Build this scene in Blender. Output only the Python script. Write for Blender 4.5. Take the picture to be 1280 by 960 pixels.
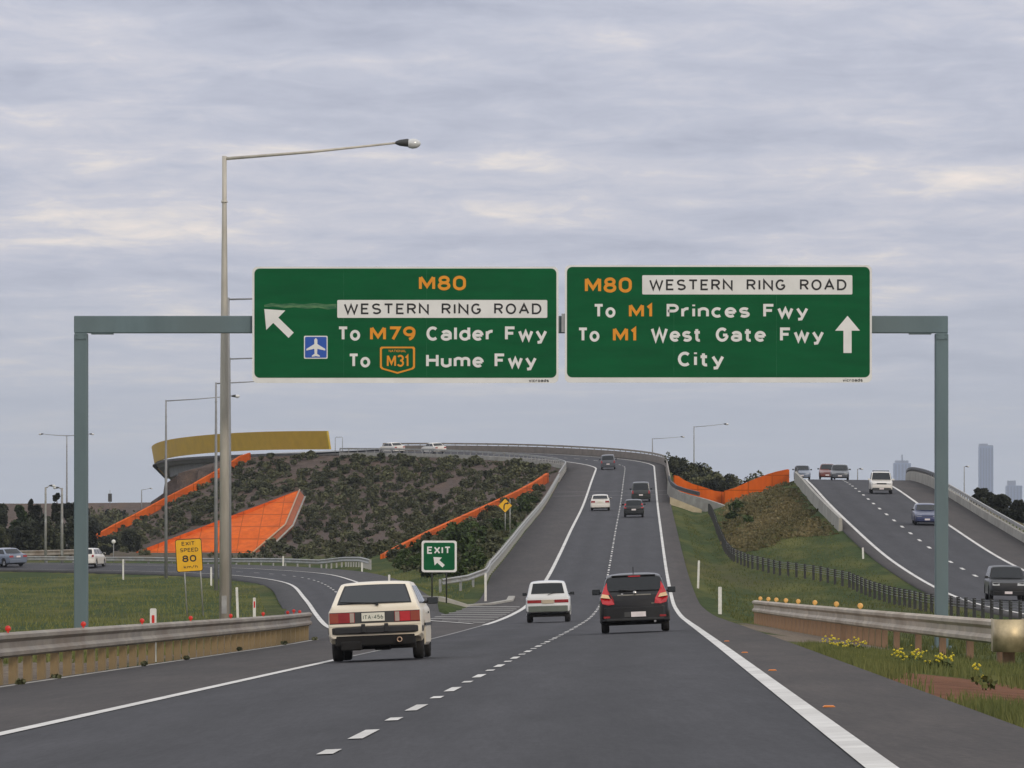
import bpy, bmesh, math, random
import numpy as np
from mathutils import Vector, Matrix

random.seed(11)
rng = np.random.default_rng(11)
R = math.radians
for _o in list(bpy.data.objects):
    bpy.data.objects.remove(_o, do_unlink=True)
S = bpy.context.scene
COL = S.collection

# ------------------------------------------------------------------ camera
F = 7900.0                      # focal length in pixels of the 1280 px wide photograph
cam_d = bpy.data.cameras.new("camera")
cam_d.sensor_fit = 'HORIZONTAL'
cam_d.sensor_width = 36.0
cam_d.lens = 36.0 * F / 1280.0
cam_d.shift_y = 165.0 / 1280.0
cam_d.clip_start = 1.0
cam_d.clip_end = 60000.0
cam = bpy.data.objects.new("camera", cam_d)
COL.objects.link(cam)
cam.location = (0, 0, 0)
cam.rotation_euler = (R(90), 0, 0)
S.camera = cam

# ------------------------------------------------------------------ sky
SUN_EL, SUN_AZ = R(24), R(152)   # azimuth clockwise from +Y
w = bpy.data.worlds.new("World")
S.world = w
w.use_nodes = True
nt = w.node_tree
for n in list(nt.nodes):
    nt.nodes.remove(n)


def N(tree, typ, **kw):
    n = tree.nodes.new(typ)
    for k, v in kw.items():
        setattr(n, k, v)
    return n


def mathn(tree, op, a, b=None, c=None, clamp=False):
    n = tree.nodes.new('ShaderNodeMath')
    n.operation = op
    n.use_clamp = clamp
    for i, v in enumerate((a, b, c)):
        if v is None:
            continue
        if isinstance(v, (int, float)):
            n.inputs[i].default_value = v
        else:
            tree.links.new(v, n.inputs[i])
    return n.outputs[0]


def mixc(tree, f, a, b, blend='MIX'):
    n = tree.nodes.new('ShaderNodeMix')
    n.data_type = 'RGBA'
    n.blend_type = blend
    for sock, v in ((n.inputs[0], f), (n.inputs[6], a), (n.inputs[7], b)):
        if isinstance(v, (int, float)):
            sock.default_value = v
        elif isinstance(v, (tuple, list)):
            sock.default_value = (v[0], v[1], v[2], 1)
        else:
            tree.links.new(v, sock)
    return n.outputs[2]


def ramp(tree, fac, stops, interp='LINEAR'):
    n = tree.nodes.new('ShaderNodeValToRGB')
    cr = n.color_ramp
    cr.interpolation = interp
    while len(cr.elements) < len(stops):
        cr.elements.new(0.5)
    for e, (p, c) in zip(cr.elements, stops):
        e.position = p
        if isinstance(c, (int, float)):
            c = (c, c, c)
        e.color = (c[0], c[1], c[2], 1)
    tree.links.new(fac, n.inputs[0])
    return n.outputs[0]


def noise(tree, vec, scale, detail=5, rough=0.55, dist=0.0):
    n = tree.nodes.new('ShaderNodeTexNoise')
    n.inputs['Scale'].default_value = scale
    n.inputs['Detail'].default_value = detail
    n.inputs['Roughness'].default_value = rough
    n.inputs['Distortion'].default_value = dist
    if vec is not None:
        tree.links.new(vec, n.inputs['Vector'])
    return n.outputs['Fac']


def build_sky():
    tc = N(nt, 'ShaderNodeTexCoord')
    sep = N(nt, 'ShaderNodeSeparateXYZ')
    nt.links.new(tc.outputs['Generated'], sep.inputs[0])
    x, y, z = sep.outputs
    zc = mathn(nt, 'MAXIMUM', z, 0.0)
    den = mathn(nt, 'ADD', zc, 0.055)
    cx = mathn(nt, 'DIVIDE', x, den)
    cy = mathn(nt, 'DIVIDE', y, den)
    # a cloud deck seen at a low angle: long soft bands across the view
    def layer(ax, ay, scale, detail, rough, dist, off):
        cmb = N(nt, 'ShaderNodeCombineXYZ')
        nt.links.new(mathn(nt, 'MULTIPLY', cx, ax), cmb.inputs[0])
        nt.links.new(mathn(nt, 'MULTIPLY_ADD', cy, ay, off), cmb.inputs[1])
        cmb.inputs[2].default_value = off
        return noise(nt, cmb.outputs[0], scale, detail, rough, dist)
    big = layer(0.75, 0.62, 1.15, 4, 0.5, 0.25, 3.1)
    mid = layer(1.5, 1.25, 1.7, 6, 0.55, 0.35, 9.4)
    fine = layer(4.6, 2.0, 1.9, 8, 0.66, 0.5, 17.7)
    v = mathn(nt, 'ADD', mathn(nt, 'MULTIPLY', big, 0.44), mathn(nt, 'MULTIPLY', mid, 0.40))
    v = mathn(nt, 'ADD', v, mathn(nt, 'MULTIPLY', fine, 0.27))
    cloud = ramp(nt, v, [(0.41, (3.35, 3.55, 4.45)), (0.525, (4.4, 4.55, 5.4)), (0.595, (5.3, 5.25, 5.85)),
                         (0.655, (6.9, 6.4, 6.2)), (0.74, (9.2, 7.9, 6.9))])
    # towards the horizon the deck thins into grey-blue air
    hz = ramp(nt, z, [(0.0, 1.0), (0.012, 0.80), (0.027, 0.36), (0.042, 0.06), (0.08, 0.0)], 'EASE')
    col = mixc(nt, hz, cloud, (4.35, 4.65, 5.1))
    up = ramp(nt, z, [(0.08, 0.0), (0.5, 1.0)])
    col = mixc(nt, up, col, (7.2, 7.3, 7.7))
    sky = N(nt, 'ShaderNodeTexSky', sky_type='NISHITA', sun_disc=False, sun_elevation=SUN_EL, sun_rotation=SUN_AZ)
    sky.air_density = 1.0
    sky.dust_density = 2.0
    out = mixc(nt, 0.95, sky.outputs[0], col)
    bg = N(nt, 'ShaderNodeBackground')
    nt.links.new(out, bg.inputs[0])
    bg.inputs[1].default_value = 0.128
    wo = N(nt, 'ShaderNodeOutputWorld')
    nt.links.new(bg.outputs[0], wo.inputs[0])


build_sky()

# ------------------------------------------------------------------ sun, exposure
sun_d = bpy.data.lights.new("sun", 'SUN')
sun_d.energy = 1.1
sun_d.angle = R(14)
sun_d.color = (1.0, 0.88, 0.72)
sun = bpy.data.objects.new("sun", sun_d)
COL.objects.link(sun)
_sd = Vector((math.sin(SUN_AZ) * math.cos(SUN_EL), math.cos(SUN_AZ) * math.cos(SUN_EL), math.sin(SUN_EL)))
sun.rotation_euler = _sd.to_track_quat('Z', 'Y').to_euler()
S.view_settings.view_transform = 'Standard'
S.view_settings.look = 'None'
S.view_settings.gamma = 1
S.view_settings.exposure = 0.0
S.cycles.max_bounces = 5
S.cycles.volume_bounces = 0

# ------------------------------------------------------------------ helpers
def P(px, py, Y):
    """point seen at pixel (px, py) of the 1280x960 photograph at distance Y"""
    return Vector(((px - 640.0) * Y / F, Y, -(py - 645.0) * Y / F))


def PX(px, Y):
    return (px - 640.0) * Y / F


def tag(o, label=None, cat=None, group=None, kind=None):
    if label: o['label'] = label
    if cat: o['category'] = cat
    if group: o['group'] = group
    if kind: o['kind'] = kind
    return o


def empty(name, loc=(0, 0, 0), rot=(0, 0, 0)):
    o = bpy.data.objects.new(name, None)
    o.empty_display_size = 0.2
    COL.objects.link(o)
    o.location = loc
    o.rotation_euler = rot
    return o


def link(name, me, mats=None, parent=None, loc=None):
    if mats is not None:
        for m in (mats if isinstance(mats, (list, tuple)) else [mats]):
            me.materials.append(m)
    o = bpy.data.objects.new(name, me)
    COL.objects.link(o)
    if parent: o.parent = parent
    if loc is not None: o.location = loc
    return o


def copy_tree(o, parent=None):
    c = o.copy()
    COL.objects.link(c)
    c.parent = parent
    for ch in o.children:
        copy_tree(ch, c)
    return c


class MB:
    def __init__(s):
        s.v = []; s.f = []; s.m = []; s.sm = []

    def add(s, vs, fs, mi=0, smooth=False):
        b = len(s.v)
        s.v += [tuple(p) for p in vs]
        s.f += [tuple(b + i for i in f) for f in fs]
        s.m += [mi] * len(fs)
        s.sm += [smooth] * len(fs)

    def box(s, c, d, mi=0, mat=None):
        hx, hy, hz = d[0] / 2, d[1] / 2, d[2] / 2
        vs = [Vector((x, y, z)) for x in (-hx, hx) for y in (-hy, hy) for z in (-hz, hz)]
        if mat is not None: vs = [mat @ p for p in vs]
        vs = [p + Vector(c) for p in vs]
        s.add(vs, [(0, 1, 3, 2), (4, 6, 7, 5), (0, 4, 5, 1), (2, 3, 7, 6), (0, 2, 6, 4), (1, 5, 7, 3)], mi)

    def tube(s, path, rad, n=10, mi=0, smooth=True, caps=True):
        path = [Vector(p) for p in path]
        if not isinstance(rad, (list, tuple)): rad = [rad] * len(path)
        vs = []; fs = []
        for i, p in enumerate(path):
            t = (path[min(i + 1, len(path) - 1)] - path[max(i - 1, 0)]).normalized()
            a = Vector((0, 0, 1)) if abs(t.z) < 0.9 else Vector((1, 0, 0))
            u = t.cross(a).normalized(); v = t.cross(u)
            for k in range(n):
                an = 2 * math.pi * k / n
                vs.append(p + (u * math.cos(an) + v * math.sin(an)) * rad[i])
        for i in range(len(path) - 1):
            for k in range(n):
                fs.append((i * n + k, i * n + (k + 1) % n, (i + 1) * n + (k + 1) % n, (i + 1) * n + k))
        s.add(vs, fs, mi, smooth)
        if caps:
            b = len(s.v) - len(vs)
            s.f += [tuple(b + k for k in range(n))[::-1], tuple(b + (len(path) - 1) * n + k for k in range(n))]
            s.m += [mi, mi]; s.sm += [False, False]

    def lathe(s, prof, n=24, axis='x', mi=0, c=(0, 0, 0), smooth=True):
        """prof: list of (along axis, radius)"""
        vs = []; fs = []
        for (a, r) in prof:
            for k in range(n):
                an = 2 * math.pi * k / n
                q, t = r * math.cos(an), r * math.sin(an)
                p = {'x': (a, q, t), 'y': (q, a, t), 'z': (q, t, a)}[axis]
                vs.append(Vector(p) + Vector(c))
        for i in range(len(prof) - 1):
            for k in range(n):
                fs.append((i * n + k, i * n + (k + 1) % n, (i + 1) * n + (k + 1) % n, (i + 1) * n + k))
        s.add(vs, fs, mi, smooth)

    def prism(s, poly, y0, y1, mi=0, mapf=None):
        """poly of (x, z), extruded along y from y0 to y1"""
        n = len(poly)
        vs = [(x, y0, z) for x, z in poly] + [(x, y1, z) for x, z in poly]
        if mapf: vs = [mapf(p) for p in vs]
        fs = [tuple(range(n)), tuple(range(2 * n - 1, n - 1, -1))]
        fs += [(i, i + n, (i + 1) % n + n, (i + 1) % n) for i in range(n)]
        s.add(vs, fs, mi)

    def sweep(s, path, prof, mi=0, closed=True, smooth=False, caps=True):
        """path of points; prof of (side, up); side is to the right of travel"""
        path = [Vector(p) for p in path]
        vs = []; fs = []; n = len(prof)
        for i, p in enumerate(path):
            t = path[min(i + 1, len(path) - 1)] - path[max(i - 1, 0)]
            t.z = 0; t.normalize()
            r = Vector((t.y, -t.x, 0))
            for a, b in prof:
                vs.append(p + r * a + Vector((0, 0, b)))
        m = n if closed else n - 1
        for i in range(len(path) - 1):
            for k in range(m):
                fs.append((i * n + k, i * n + (k + 1) % n, (i + 1) * n + (k + 1) % n, (i + 1) * n + k))
        s.add(vs, fs, mi, smooth)
        if caps and closed:
            b = len(s.v) - len(vs)
            s.f += [tuple(b + k for k in range(n)), tuple(b + (len(path) - 1) * n + k for k in range(n))[::-1]]
            s.m += [mi, mi]; s.sm += [False, False]

    def mesh(s, name):
        me = bpy.data.meshes.new(name)
        me.from_pydata(s.v, [], s.f)
        me.polygons.foreach_set('material_index', s.m)
        me.polygons.foreach_set('use_smooth', s.sm)
        bm = bmesh.new(); bm.from_mesh(me)
        bmesh.ops.recalc_face_normals(bm, faces=bm.faces)
        bm.to_mesh(me); bm.free()
        me.update()
        return me

    def build(s, name, mats, parent=None, bevel=0, seg=2, loc=None):
        o = link(name, s.mesh(name), mats, parent, loc)
        if bevel:
            b = o.modifiers.new('bevel', 'BEVEL')
            b.width = bevel; b.segments = seg; b.limit_method = 'ANGLE'; b.angle_limit = R(35)
            b.harden_normals = False
        return o


def soup(name, verts, quads, mats, attr=None, parent=None):
    """fast mesh out of numpy arrays: verts (n,3), quads (m,k)"""
    me = bpy.data.meshes.new(name)
    m, k = quads.shape
    me.vertices.add(len(verts)); me.vertices.foreach_set('co', verts.astype(np.float32).ravel())
    me.loops.add(m * k); me.loops.foreach_set('vertex_index', quads.astype(np.int32).ravel())
    me.polygons.add(m)
    me.polygons.foreach_set('loop_start', np.arange(0, m * k, k, dtype=np.int32))
    me.polygons.foreach_set('loop_total', np.full(m, k, dtype=np.int32))
    me.update(calc_edges=True)
    if attr is not None:
        for nm, arr in attr.items():
            if arr.ndim == 1:
                a = me.attributes.new(nm, 'FLOAT', 'POINT'); a.data.foreach_set('value', arr.astype(np.float32))
            else:
                a = me.attributes.new(nm, 'FLOAT_COLOR', 'POINT')
                full = np.ones((len(arr), 4), np.float32); full[:, :arr.shape[1]] = arr
                a.data.foreach_set('color', full.ravel())
    return link(name, me, mats, parent)


# ------------------------------------------------------------------ materials
def mat(name, c1, c2=None, scale=4.0, rough=0.6, metal=0.0, bump=0.0, bscale=None, spec=0.5, coat=0.0,
        lo=0.35, hi=0.65, stretch=(1, 1, 1), c3=None, emit=None, detail=6):
    m = bpy.data.materials.new(name)
    m.use_nodes = True
    t = m.node_tree
    b = t.nodes['Principled BSDF']
    b.inputs['Roughness'].default_value = rough
    b.inputs['Metallic'].default_value = metal
    b.inputs['Specular IOR Level'].default_value = spec
    b.inputs['Coat Weight'].default_value = coat
    b.inputs['Coat Roughness'].default_value = 0.08
    tc = N(t, 'ShaderNodeTexCoord')
    mp = N(t, 'ShaderNodeMapping')
    mp.inputs['Scale'].default_value = stretch
    t.links.new(tc.outputs['Object'], mp.inputs[0])
    vec = mp.outputs[0]
    if c2 is None:
        c2 = tuple(x * 0.86 for x in c1)
    f = noise(t, vec, scale, detail, 0.6)
    col = ramp(t, f, [(lo, c2), (hi, c1)])
    if c3 is not None:
        f2 = noise(t, vec, scale * 0.23, 4, 0.6)
        col = mixc(t, ramp(t, f2, [(0.48, 0.0), (0.66, 0.8)]), col, c3)
    t.links.new(col, b.inputs['Base Color'])
    rr = mathn(t, 'MULTIPLY_ADD', f, 0.16, max(rough - 0.08, 0.02))
    t.links.new(rr, b.inputs['Roughness'])
    if bump:
        bp = N(t, 'ShaderNodeBump')
        bp.inputs['Strength'].default_value = bump
        bp.inputs['Distance'].default_value = 0.02
        t.links.new(noise(t, vec, bscale or scale * 4, 6, 0.65), bp.inputs['Height'])
        t.links.new(bp.outputs[0], b.inputs['Normal'])
    if emit:
        b.inputs['Emission Color'].default_value = (*emit[:3], 1)
        b.inputs['Emission Strength'].default_value = emit[3]
    return m


M = {}
M['galv'] = mat('galvanised_steel', (0.42, 0.42, 0.40), (0.27, 0.27, 0.26), 3, 0.5, 0.35, 0.05, c3=(0.30, 0.27, 0.22))
M['galv_old'] = mat('weathered_rail', (0.34, 0.295, 0.235), (0.20, 0.175, 0.145), 2.2, 0.6, 0.1, 0.05, c3=(0.185, 0.135, 0.09), stretch=(1, .35, 1))
M['galv_tan'] = mat('tan_rail', (0.54, 0.46, 0.35), (0.36, 0.30, 0.23), 2.2, 0.6, 0.1, 0.05, c3=(0.30, 0.225, 0.15), stretch=(1, .35, 1))
M['post_brown'] = mat('brown_post', (0.24, 0.145, 0.085), (0.14, 0.085, 0.05), 5, 0.75, 0, 0.15, stretch=(1, 1, .4))
M['galv_warm'] = mat('warm_galvanised', (0.66, 0.54, 0.33), (0.40, 0.32, 0.19), 4, 0.48, 0.6, 0.05)
M['pole'] = mat('lamp_pole_steel', (0.58, 0.54, 0.46), (0.42, 0.39, 0.33), 1.2, 0.5, 0.15, stretch=(3, 3, .6))
M['pole_far'] = mat('far_pole_steel', (0.34, 0.34, 0.34), (0.25, 0.25, 0.25), 1.2, 0.5, 0.3)
M['gantry'] = mat('gantry_paint', (0.135, 0.192, 0.205), (0.105, 0.152, 0.165), 1.5, 0.5, 0.1, 0.04, c3=(0.12, 0.16, 0.165), stretch=(1, 1, .3))
M['post'] = mat('rail_post', (0.34, 0.235, 0.105), (0.20, 0.14, 0.065), 5, 0.75, 0, 0.15, stretch=(1, 1, .4), c3=(0.15, 0.12, 0.08))
M['post_dark'] = mat('fence_post_dark', (0.032, 0.033, 0.03), (0.018, 0.018, 0.017), 5, 0.6)
M['cable'] = mat('fence_cable', (0.11, 0.11, 0.105), None, 5, 0.45, 0.6)
M['sign_white'] = mat('sign_white', (0.80, 0.79, 0.75), (0.70, 0.69, 0.65), 1.4, 0.5)
M['sign_green'] = mat('sign_green', (0.0045, 0.108, 0.036), (0.0035, 0.086, 0.029), 1.1, 0.6, stretch=(.6, 1, 3), spec=.12)
M['sign_black'] = mat('sign_black', (0.012, 0.012, 0.013), None, 3, 0.5)
M['sign_orange'] = mat('route_orange', (0.80, 0.30, 0.008), (0.72, 0.26, 0.006), 3, 0.45)
M['sign_blue'] = mat('sign_blue', (0.018, 0.09, 0.43), None, 3, 0.45)
M['sign_yellow'] = mat('sign_yellow', (0.86, 0.47, 0.012), (0.76, 0.40, 0.010), 2, 0.5)
M['alu'] = mat('sign_back', (0.35, 0.36, 0.36), None, 3, 0.5, 0.4)
M['white_plastic'] = mat('white_post', (0.78, 0.76, 0.70), (0.62, 0.60, 0.54), 6, 0.55)
M['red_reflect'] = mat('red_reflector', (0.72, 0.035, 0.02), (0.55, 0.02, 0.015), 8, 0.3, emit=None)
M['amber_reflect'] = mat('amber_reflector', (0.85, 0.52, 0.16), (0.72, 0.33, 0.07), 12, 0.3)
M['orange_mark'] = mat('orange_marker', (0.70, 0.22, 0.04), None, 6, 0.5)
M['concrete'] = mat('concrete', (0.40, 0.38, 0.33), (0.28, 0.265, 0.23), 1.3, 0.85, 0, 0.1, c3=(0.25, 0.23, 0.2))
M['concrete_dark'] = mat('concrete_dark', (0.33, 0.335, 0.34), (0.25, 0.255, 0.26), 1.0, 0.85)
M['gold'] = mat('gold_panel', (0.66, 0.42, 0.04), (0.57, 0.355, 0.035), 0.6, 0.45, 0.15)
M['gold_edge'] = mat('gold_panel_edge', (0.62, 0.42, 0.03), None, 0.6, 0.45)
M['orange_edge'] = mat('orange_wall_edge', (0.52, 0.36, 0.22), (0.40, 0.27, 0.17), 2, 0.7)
M['concrete_brown'] = mat('brown_concrete', (0.24, 0.20, 0.165), (0.17, 0.145, 0.12), 1.0, 0.85)
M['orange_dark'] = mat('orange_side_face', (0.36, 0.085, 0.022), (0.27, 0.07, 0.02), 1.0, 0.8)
M['dark_rail'] = mat('dark_rail', (0.05, 0.053, 0.055), None, 2, 0.5)
M['tan_concrete'] = mat('tan_concrete', (0.50, 0.42, 0.28), (0.38, 0.31, 0.2), 1.5, 0.85)


def panel_mat(name, c1, c2, sx, sz, joint):
    """painted precast panels with a grid of joints on the face (x, z)"""
    m = mat(name, c1, c2, 0.8, 0.9, spec=.15, stretch=(1.6, 1, .35), c3=(c2[0] * .8, c2[1] * .85, c2[2]))
    t = m.node_tree
    b = t.nodes['Principled BSDF']
    base = b.inputs['Base Color'].links[0].from_socket
    tc = N(t, 'ShaderNodeTexCoord')
    sp = N(t, 'ShaderNodeSeparateXYZ')
    t.links.new(tc.outputs['Object'], sp.inputs[0])
    fs = []
    for s_, d in ((sp.outputs[0], sx), (sp.outputs[2], sz)):
        fr = mathn(t, 'FRACT', mathn(t, 'DIVIDE', s_, d))
        fs.append(mathn(t, 'LESS_THAN', fr, joint / d))
    f = mathn(t, 'MAXIMUM', fs[0], fs[1])
    col = mixc(t, mathn(t, 'MULTIPLY', f, 0.75), base, tuple(x * 0.45 for x in c1))
    t.links.new(col, b.inputs['Base Color'])
    return m


M['orange_wall'] = panel_mat('orange_wall', (0.72, 0.138, 0.012), (0.58, 0.100, 0.009), 2.4, 1.5, 0.11)


def paint_mat(name, c, metal=0.0, rough=0.32, coat=0.6):
    return mat(name, c, tuple(x * 0.93 for x in c), 1.3, rough, metal, coat=coat, spec=0.5)


M['cream'] = mat('cream_paint', (0.85, 0.775, 0.63), (0.79, 0.71, 0.56), 1.5, 0.40, coat=.3, c3=(0.75, .66, .50))
M['white_paint'] = paint_mat('white_paint', (0.76, 0.72, 0.65))
M['white_cool'] = paint_mat('white_cool_paint', (0.72, 0.72, 0.70))
M['charcoal'] = mat('charcoal_paint', (0.014, 0.0135, 0.013), (0.011, 0.0105, 0.010), 1.3, 0.35, 0.0, coat=.28, spec=.3)
M['black_paint'] = paint_mat('black_paint', (0.010, 0.011, 0.010))
M['dkgreen_paint'] = paint_mat('dark_green_grey_paint', (0.018, 0.022, 0.018))
M['grey_paint'] = paint_mat('grey_paint', (0.085, 0.09, 0.10), 0.3)
M['silver_paint'] = paint_mat('silver_blue_paint', (0.20, 0.23, 0.29), 0.4)
M['blue_paint'] = paint_mat('blue_paint', (0.030, 0.040, 0.11), 0.2)
M['red_paint'] = paint_mat('red_paint', (0.16, 0.035, 0.022))
M['glass'] = mat('car_glass', (0.018, 0.022, 0.024), None, 2, 0.10, spec=0.65)
M['glass2'] = mat('car_glass_plain', (0.010, 0.012, 0.013), None, 2, 0.16, spec=0.5)
M['trim'] = mat('black_trim', (0.014, 0.014, 0.014), (0.010, 0.010, 0.010), 6, 0.55)
M['trim_grey'] = mat('grey_trim', (0.05, 0.05, 0.048), None, 6, 0.55)
M['under'] = mat('underbody', (0.010, 0.009, 0.008), None, 6, 0.9)
M['tyre'] = mat('tyre', (0.013, 0.013, 0.013), (0.020, 0.018, 0.016), 8, 0.85)
M['rim'] = mat('rim', (0.33, 0.33, 0.33), None, 5, 0.4, 0.6)
M['tail_red'] = mat('tail_red', (0.30, 0.012, 0.012), (0.24, 0.009, 0.009), 8, 0.15, coat=.5)
M['tail_red_lit'] = mat('tail_red_bright', (0.52, 0.014, 0.018), None, 8, 0.15, coat=.5)
M['tail_orange'] = mat('tail_orange', (0.30, 0.052, 0.024), None, 8, 0.15, coat=.5)
M['tail_clear'] = mat('tail_clear', (0.42, 0.33, 0.27), None, 8, 0.2, coat=.5)
M['tail_amber'] = mat('tail_amber', (0.75, 0.50, 0.26), None, 8, 0.2, coat=.5)
M['headlamp'] = mat('headlamp_glass', (0.55, 0.55, 0.52), (0.35, 0.35, 0.34), 12, 0.12, 0.2, coat=.5)
M['chrome'] = mat('chrome', (0.60, 0.58, 0.54), None, 5, 0.18, 0.9)
M['plate'] = mat('number_plate', (0.76, 0.73, 0.60), None, 5, 0.5)
M['plate_pink'] = mat('number_plate_white', (0.80, 0.72, 0.70), None, 5, 0.5)
M['plate_tan'] = mat('number_plate_faded', (0.50, 0.41, 0.29), None, 5, 0.5)
M['exhaust'] = mat('exhaust_tip', (0.70, 0.50, 0.36), None, 5, 0.35, 0.7)
M['line'] = mat('road_paint_white', (0.74, 0.72, 0.67), (0.58, 0.56, 0.52), 1.6, 0.7, c3=(.50, .48, .44))
M['line_old'] = mat('road_paint_worn', (0.30, 0.29, 0.275), (0.17, 0.165, 0.16), 1.3, 0.75)

M['line_mid'] = mat('road_paint_faded', (0.50, 0.48, 0.44), (0.33, 0.32, 0.30), 1.3, 0.75)


def asphalt(name, c1, c2, tracks=True):
    m = bpy.data.materials.new(name)
    m.use_nodes = True
    t = m.node_tree
    b = t.nodes['Principled BSDF']
    tc = N(t, 'ShaderNodeTexCoord')
    o = tc.outputs['Object']
    mp = N(t, 'ShaderNodeMapping')
    mp.inputs['Scale'].default_value = (1, .12, 1)
    t.links.new(o, mp.inputs[0])
    patch = noise(t, mp.outputs[0], 0.7, 5, 0.6)
    fine = noise(t, o, 14, 3, 0.7)
    mp2 = N(t, 'ShaderNodeMapping')
    mp2.inputs['Scale'].default_value = (1, .05, 1)
    t.links.new(o, mp2.inputs[0])
    mott = noise(t, mp2.outputs[0], 3.4, 6, 0.75)
    col = ramp(t, patch, [(0.35, c2), (0.65, c1)])
    g = ramp(t, fine, [(0.3, 0.70), (0.7, 1.28)])
    col = mixc(t, 1.0, col, g, 'MULTIPLY')
    col = mixc(t, 1.0, col, ramp(t, mott, [(0.3, 0.76), (0.7, 1.20)]), 'MULTIPLY')
    mp3 = N(t, 'ShaderNodeMapping')
    mp3.inputs['Scale'].default_value = (1, .03, 1)
    t.links.new(o, mp3.inputs[0])
    grain = noise(t, mp3.outputs[0], 22, 4, 0.8)
    col = mixc(t, 1.0, col, ramp(t, grain, [(0.25, 0.74), (0.75, 1.26)]), 'MULTIPLY')
    if tracks:
        at = N(t, 'ShaderNodeAttribute', attribute_name='lat')
        l = at.outputs['Fac']
        # polished wheel tracks, an oil-darkened strip along the middle of each lane
        ph = mathn(t, 'MULTIPLY', mathn(t, 'ADD', l, 0.0), 2 * math.pi / 1.75)
        cs = mathn(t, 'COSINE', ph)
        col = mixc(t, 1.0, col, ramp(t, mathn(t, 'MULTIPLY_ADD', cs, 0.5, 0.5), [(0.0, 1.11), (1.0, 0.87)]), 'MULTIPLY')
    t.links.new(col, b.inputs['Base Color'])
    b.inputs['Roughness'].default_value = 0.82
    b.inputs['Specular IOR Level'].default_value = 0.35
    bp = N(t, 'ShaderNodeBump')
    bp.inputs['Strength'].default_value = 0.35
    bp.inputs['Distance'].default_value = 0.01
    t.links.new(fine, bp.inputs['Height'])
    t.links.new(bp.outputs[0], b.inputs['Normal'])
    return m


M['asphalt'] = asphalt('asphalt', (0.041, 0.0395, 0.0435), (0.030, 0.029, 0.0325))
M['shoulder'] = asphalt('shoulder_seal', (0.061, 0.050, 0.0435), (0.043, 0.0355, 0.0315), False)
M['gore'] = asphalt('gore_seal', (0.052, 0.048, 0.046), (0.040, 0.037, 0.036), False)


def leaf_mat(name, c1, c2, var=0.35):
    m = bpy.data.materials.new(name)
    m.use_nodes = True
    t = m.node_tree
    b = t.nodes['Principled BSDF']
    at = N(t, 'ShaderNodeAttribute', attribute_name='tint')
    oi = N(t, 'ShaderNodeObjectInfo')
    f = mathn(t, 'ADD', mathn(t, 'MULTIPLY', at.outputs['Fac'], 0.7), mathn(t, 'MULTIPLY', oi.outputs['Random'], 0.3))
    col = ramp(t, f, [(0.1, c2), (0.9, c1)])
    v = mathn(t, 'MULTIPLY_ADD', oi.outputs['Random'], var, 1 - var / 2)
    cm = N(t, 'ShaderNodeCombineColor')
    for i in range(3): t.links.new(v, cm.inputs[i])
    col = mixc(t, 1.0, col, cm.outputs[0], 'MULTIPLY')
    t.links.new(col, b.inputs['Base Color'])
    b.inputs['Roughness'].default_value = 0.7
    b.inputs['Specular IOR Level'].default_value = 0.2
    return m


M['leaf'] = leaf_mat('shrub_leaf', (0.120, 0.120, 0.058), (0.044, 0.052, 0.027), .6)
M['leaf_dark'] = leaf_mat('dark_tree_leaf', (0.040, 0.045, 0.024), (0.014, 0.017, 0.011))
M['leaf_lush'] = leaf_mat('lush_leaf', (0.060, 0.090, 0.022), (0.022, 0.036, 0.010), .5)
M['leaf_dry'] = leaf_mat('dry_leaf', (0.215, 0.172, 0.082), (0.098, 0.088, 0.036), .3)
M['blade'] = leaf_mat('grass_blade', (0.158, 0.162, 0.052), (0.066, 0.084, 0.026))
M['bark'] = mat('bark', (0.10, 0.08, 0.06), (0.06, 0.05, 0.04), 6, 0.9)
M['petal'] = mat('yellow_petal', (0.75, 0.60, 0.03), None, 6, 0.6)
M['stem'] = mat('flower_stem', (0.07, 0.11, 0.03), None, 6, 0.7)

# ------------------------------------------------------------------ road alignments
def curve(xs, ys):
    """smooth interpolation through a table (cubic Hermite with limited slopes)"""
    xs = np.array(xs, float); ys = np.array(ys, float)
    h = np.diff(xs); d = np.diff(ys) / h
    m = np.zeros(len(xs))
    m[0], m[-1] = d[0], d[-1]
    m[1:-1] = (d[:-1] * h[1:] + d[1:] * h[:-1]) / (h[:-1] + h[1:])

    def f(x):
        x = np.asarray(x, float)
        i = np.clip(np.searchsorted(xs, x) - 1, 0, len(h) - 1)
        t = (x - xs[i]) / h[i]
        tc = np.clip(t, 0, 1)
        v = ((1 + 2 * tc) * (1 - tc) ** 2 * ys[i] + tc * (1 - tc) ** 2 * h[i] * m[i]
             + tc ** 2 * (3 - 2 * tc) * ys[i + 1] + tc ** 2 * (tc - 1) * h[i] * m[i + 1])
        return v + np.where(t < 0, t * h[i] * m[i], 0) + np.where(t > 1, (t - 1) * h[i] * m[i + 1], 0)
    return f


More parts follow.
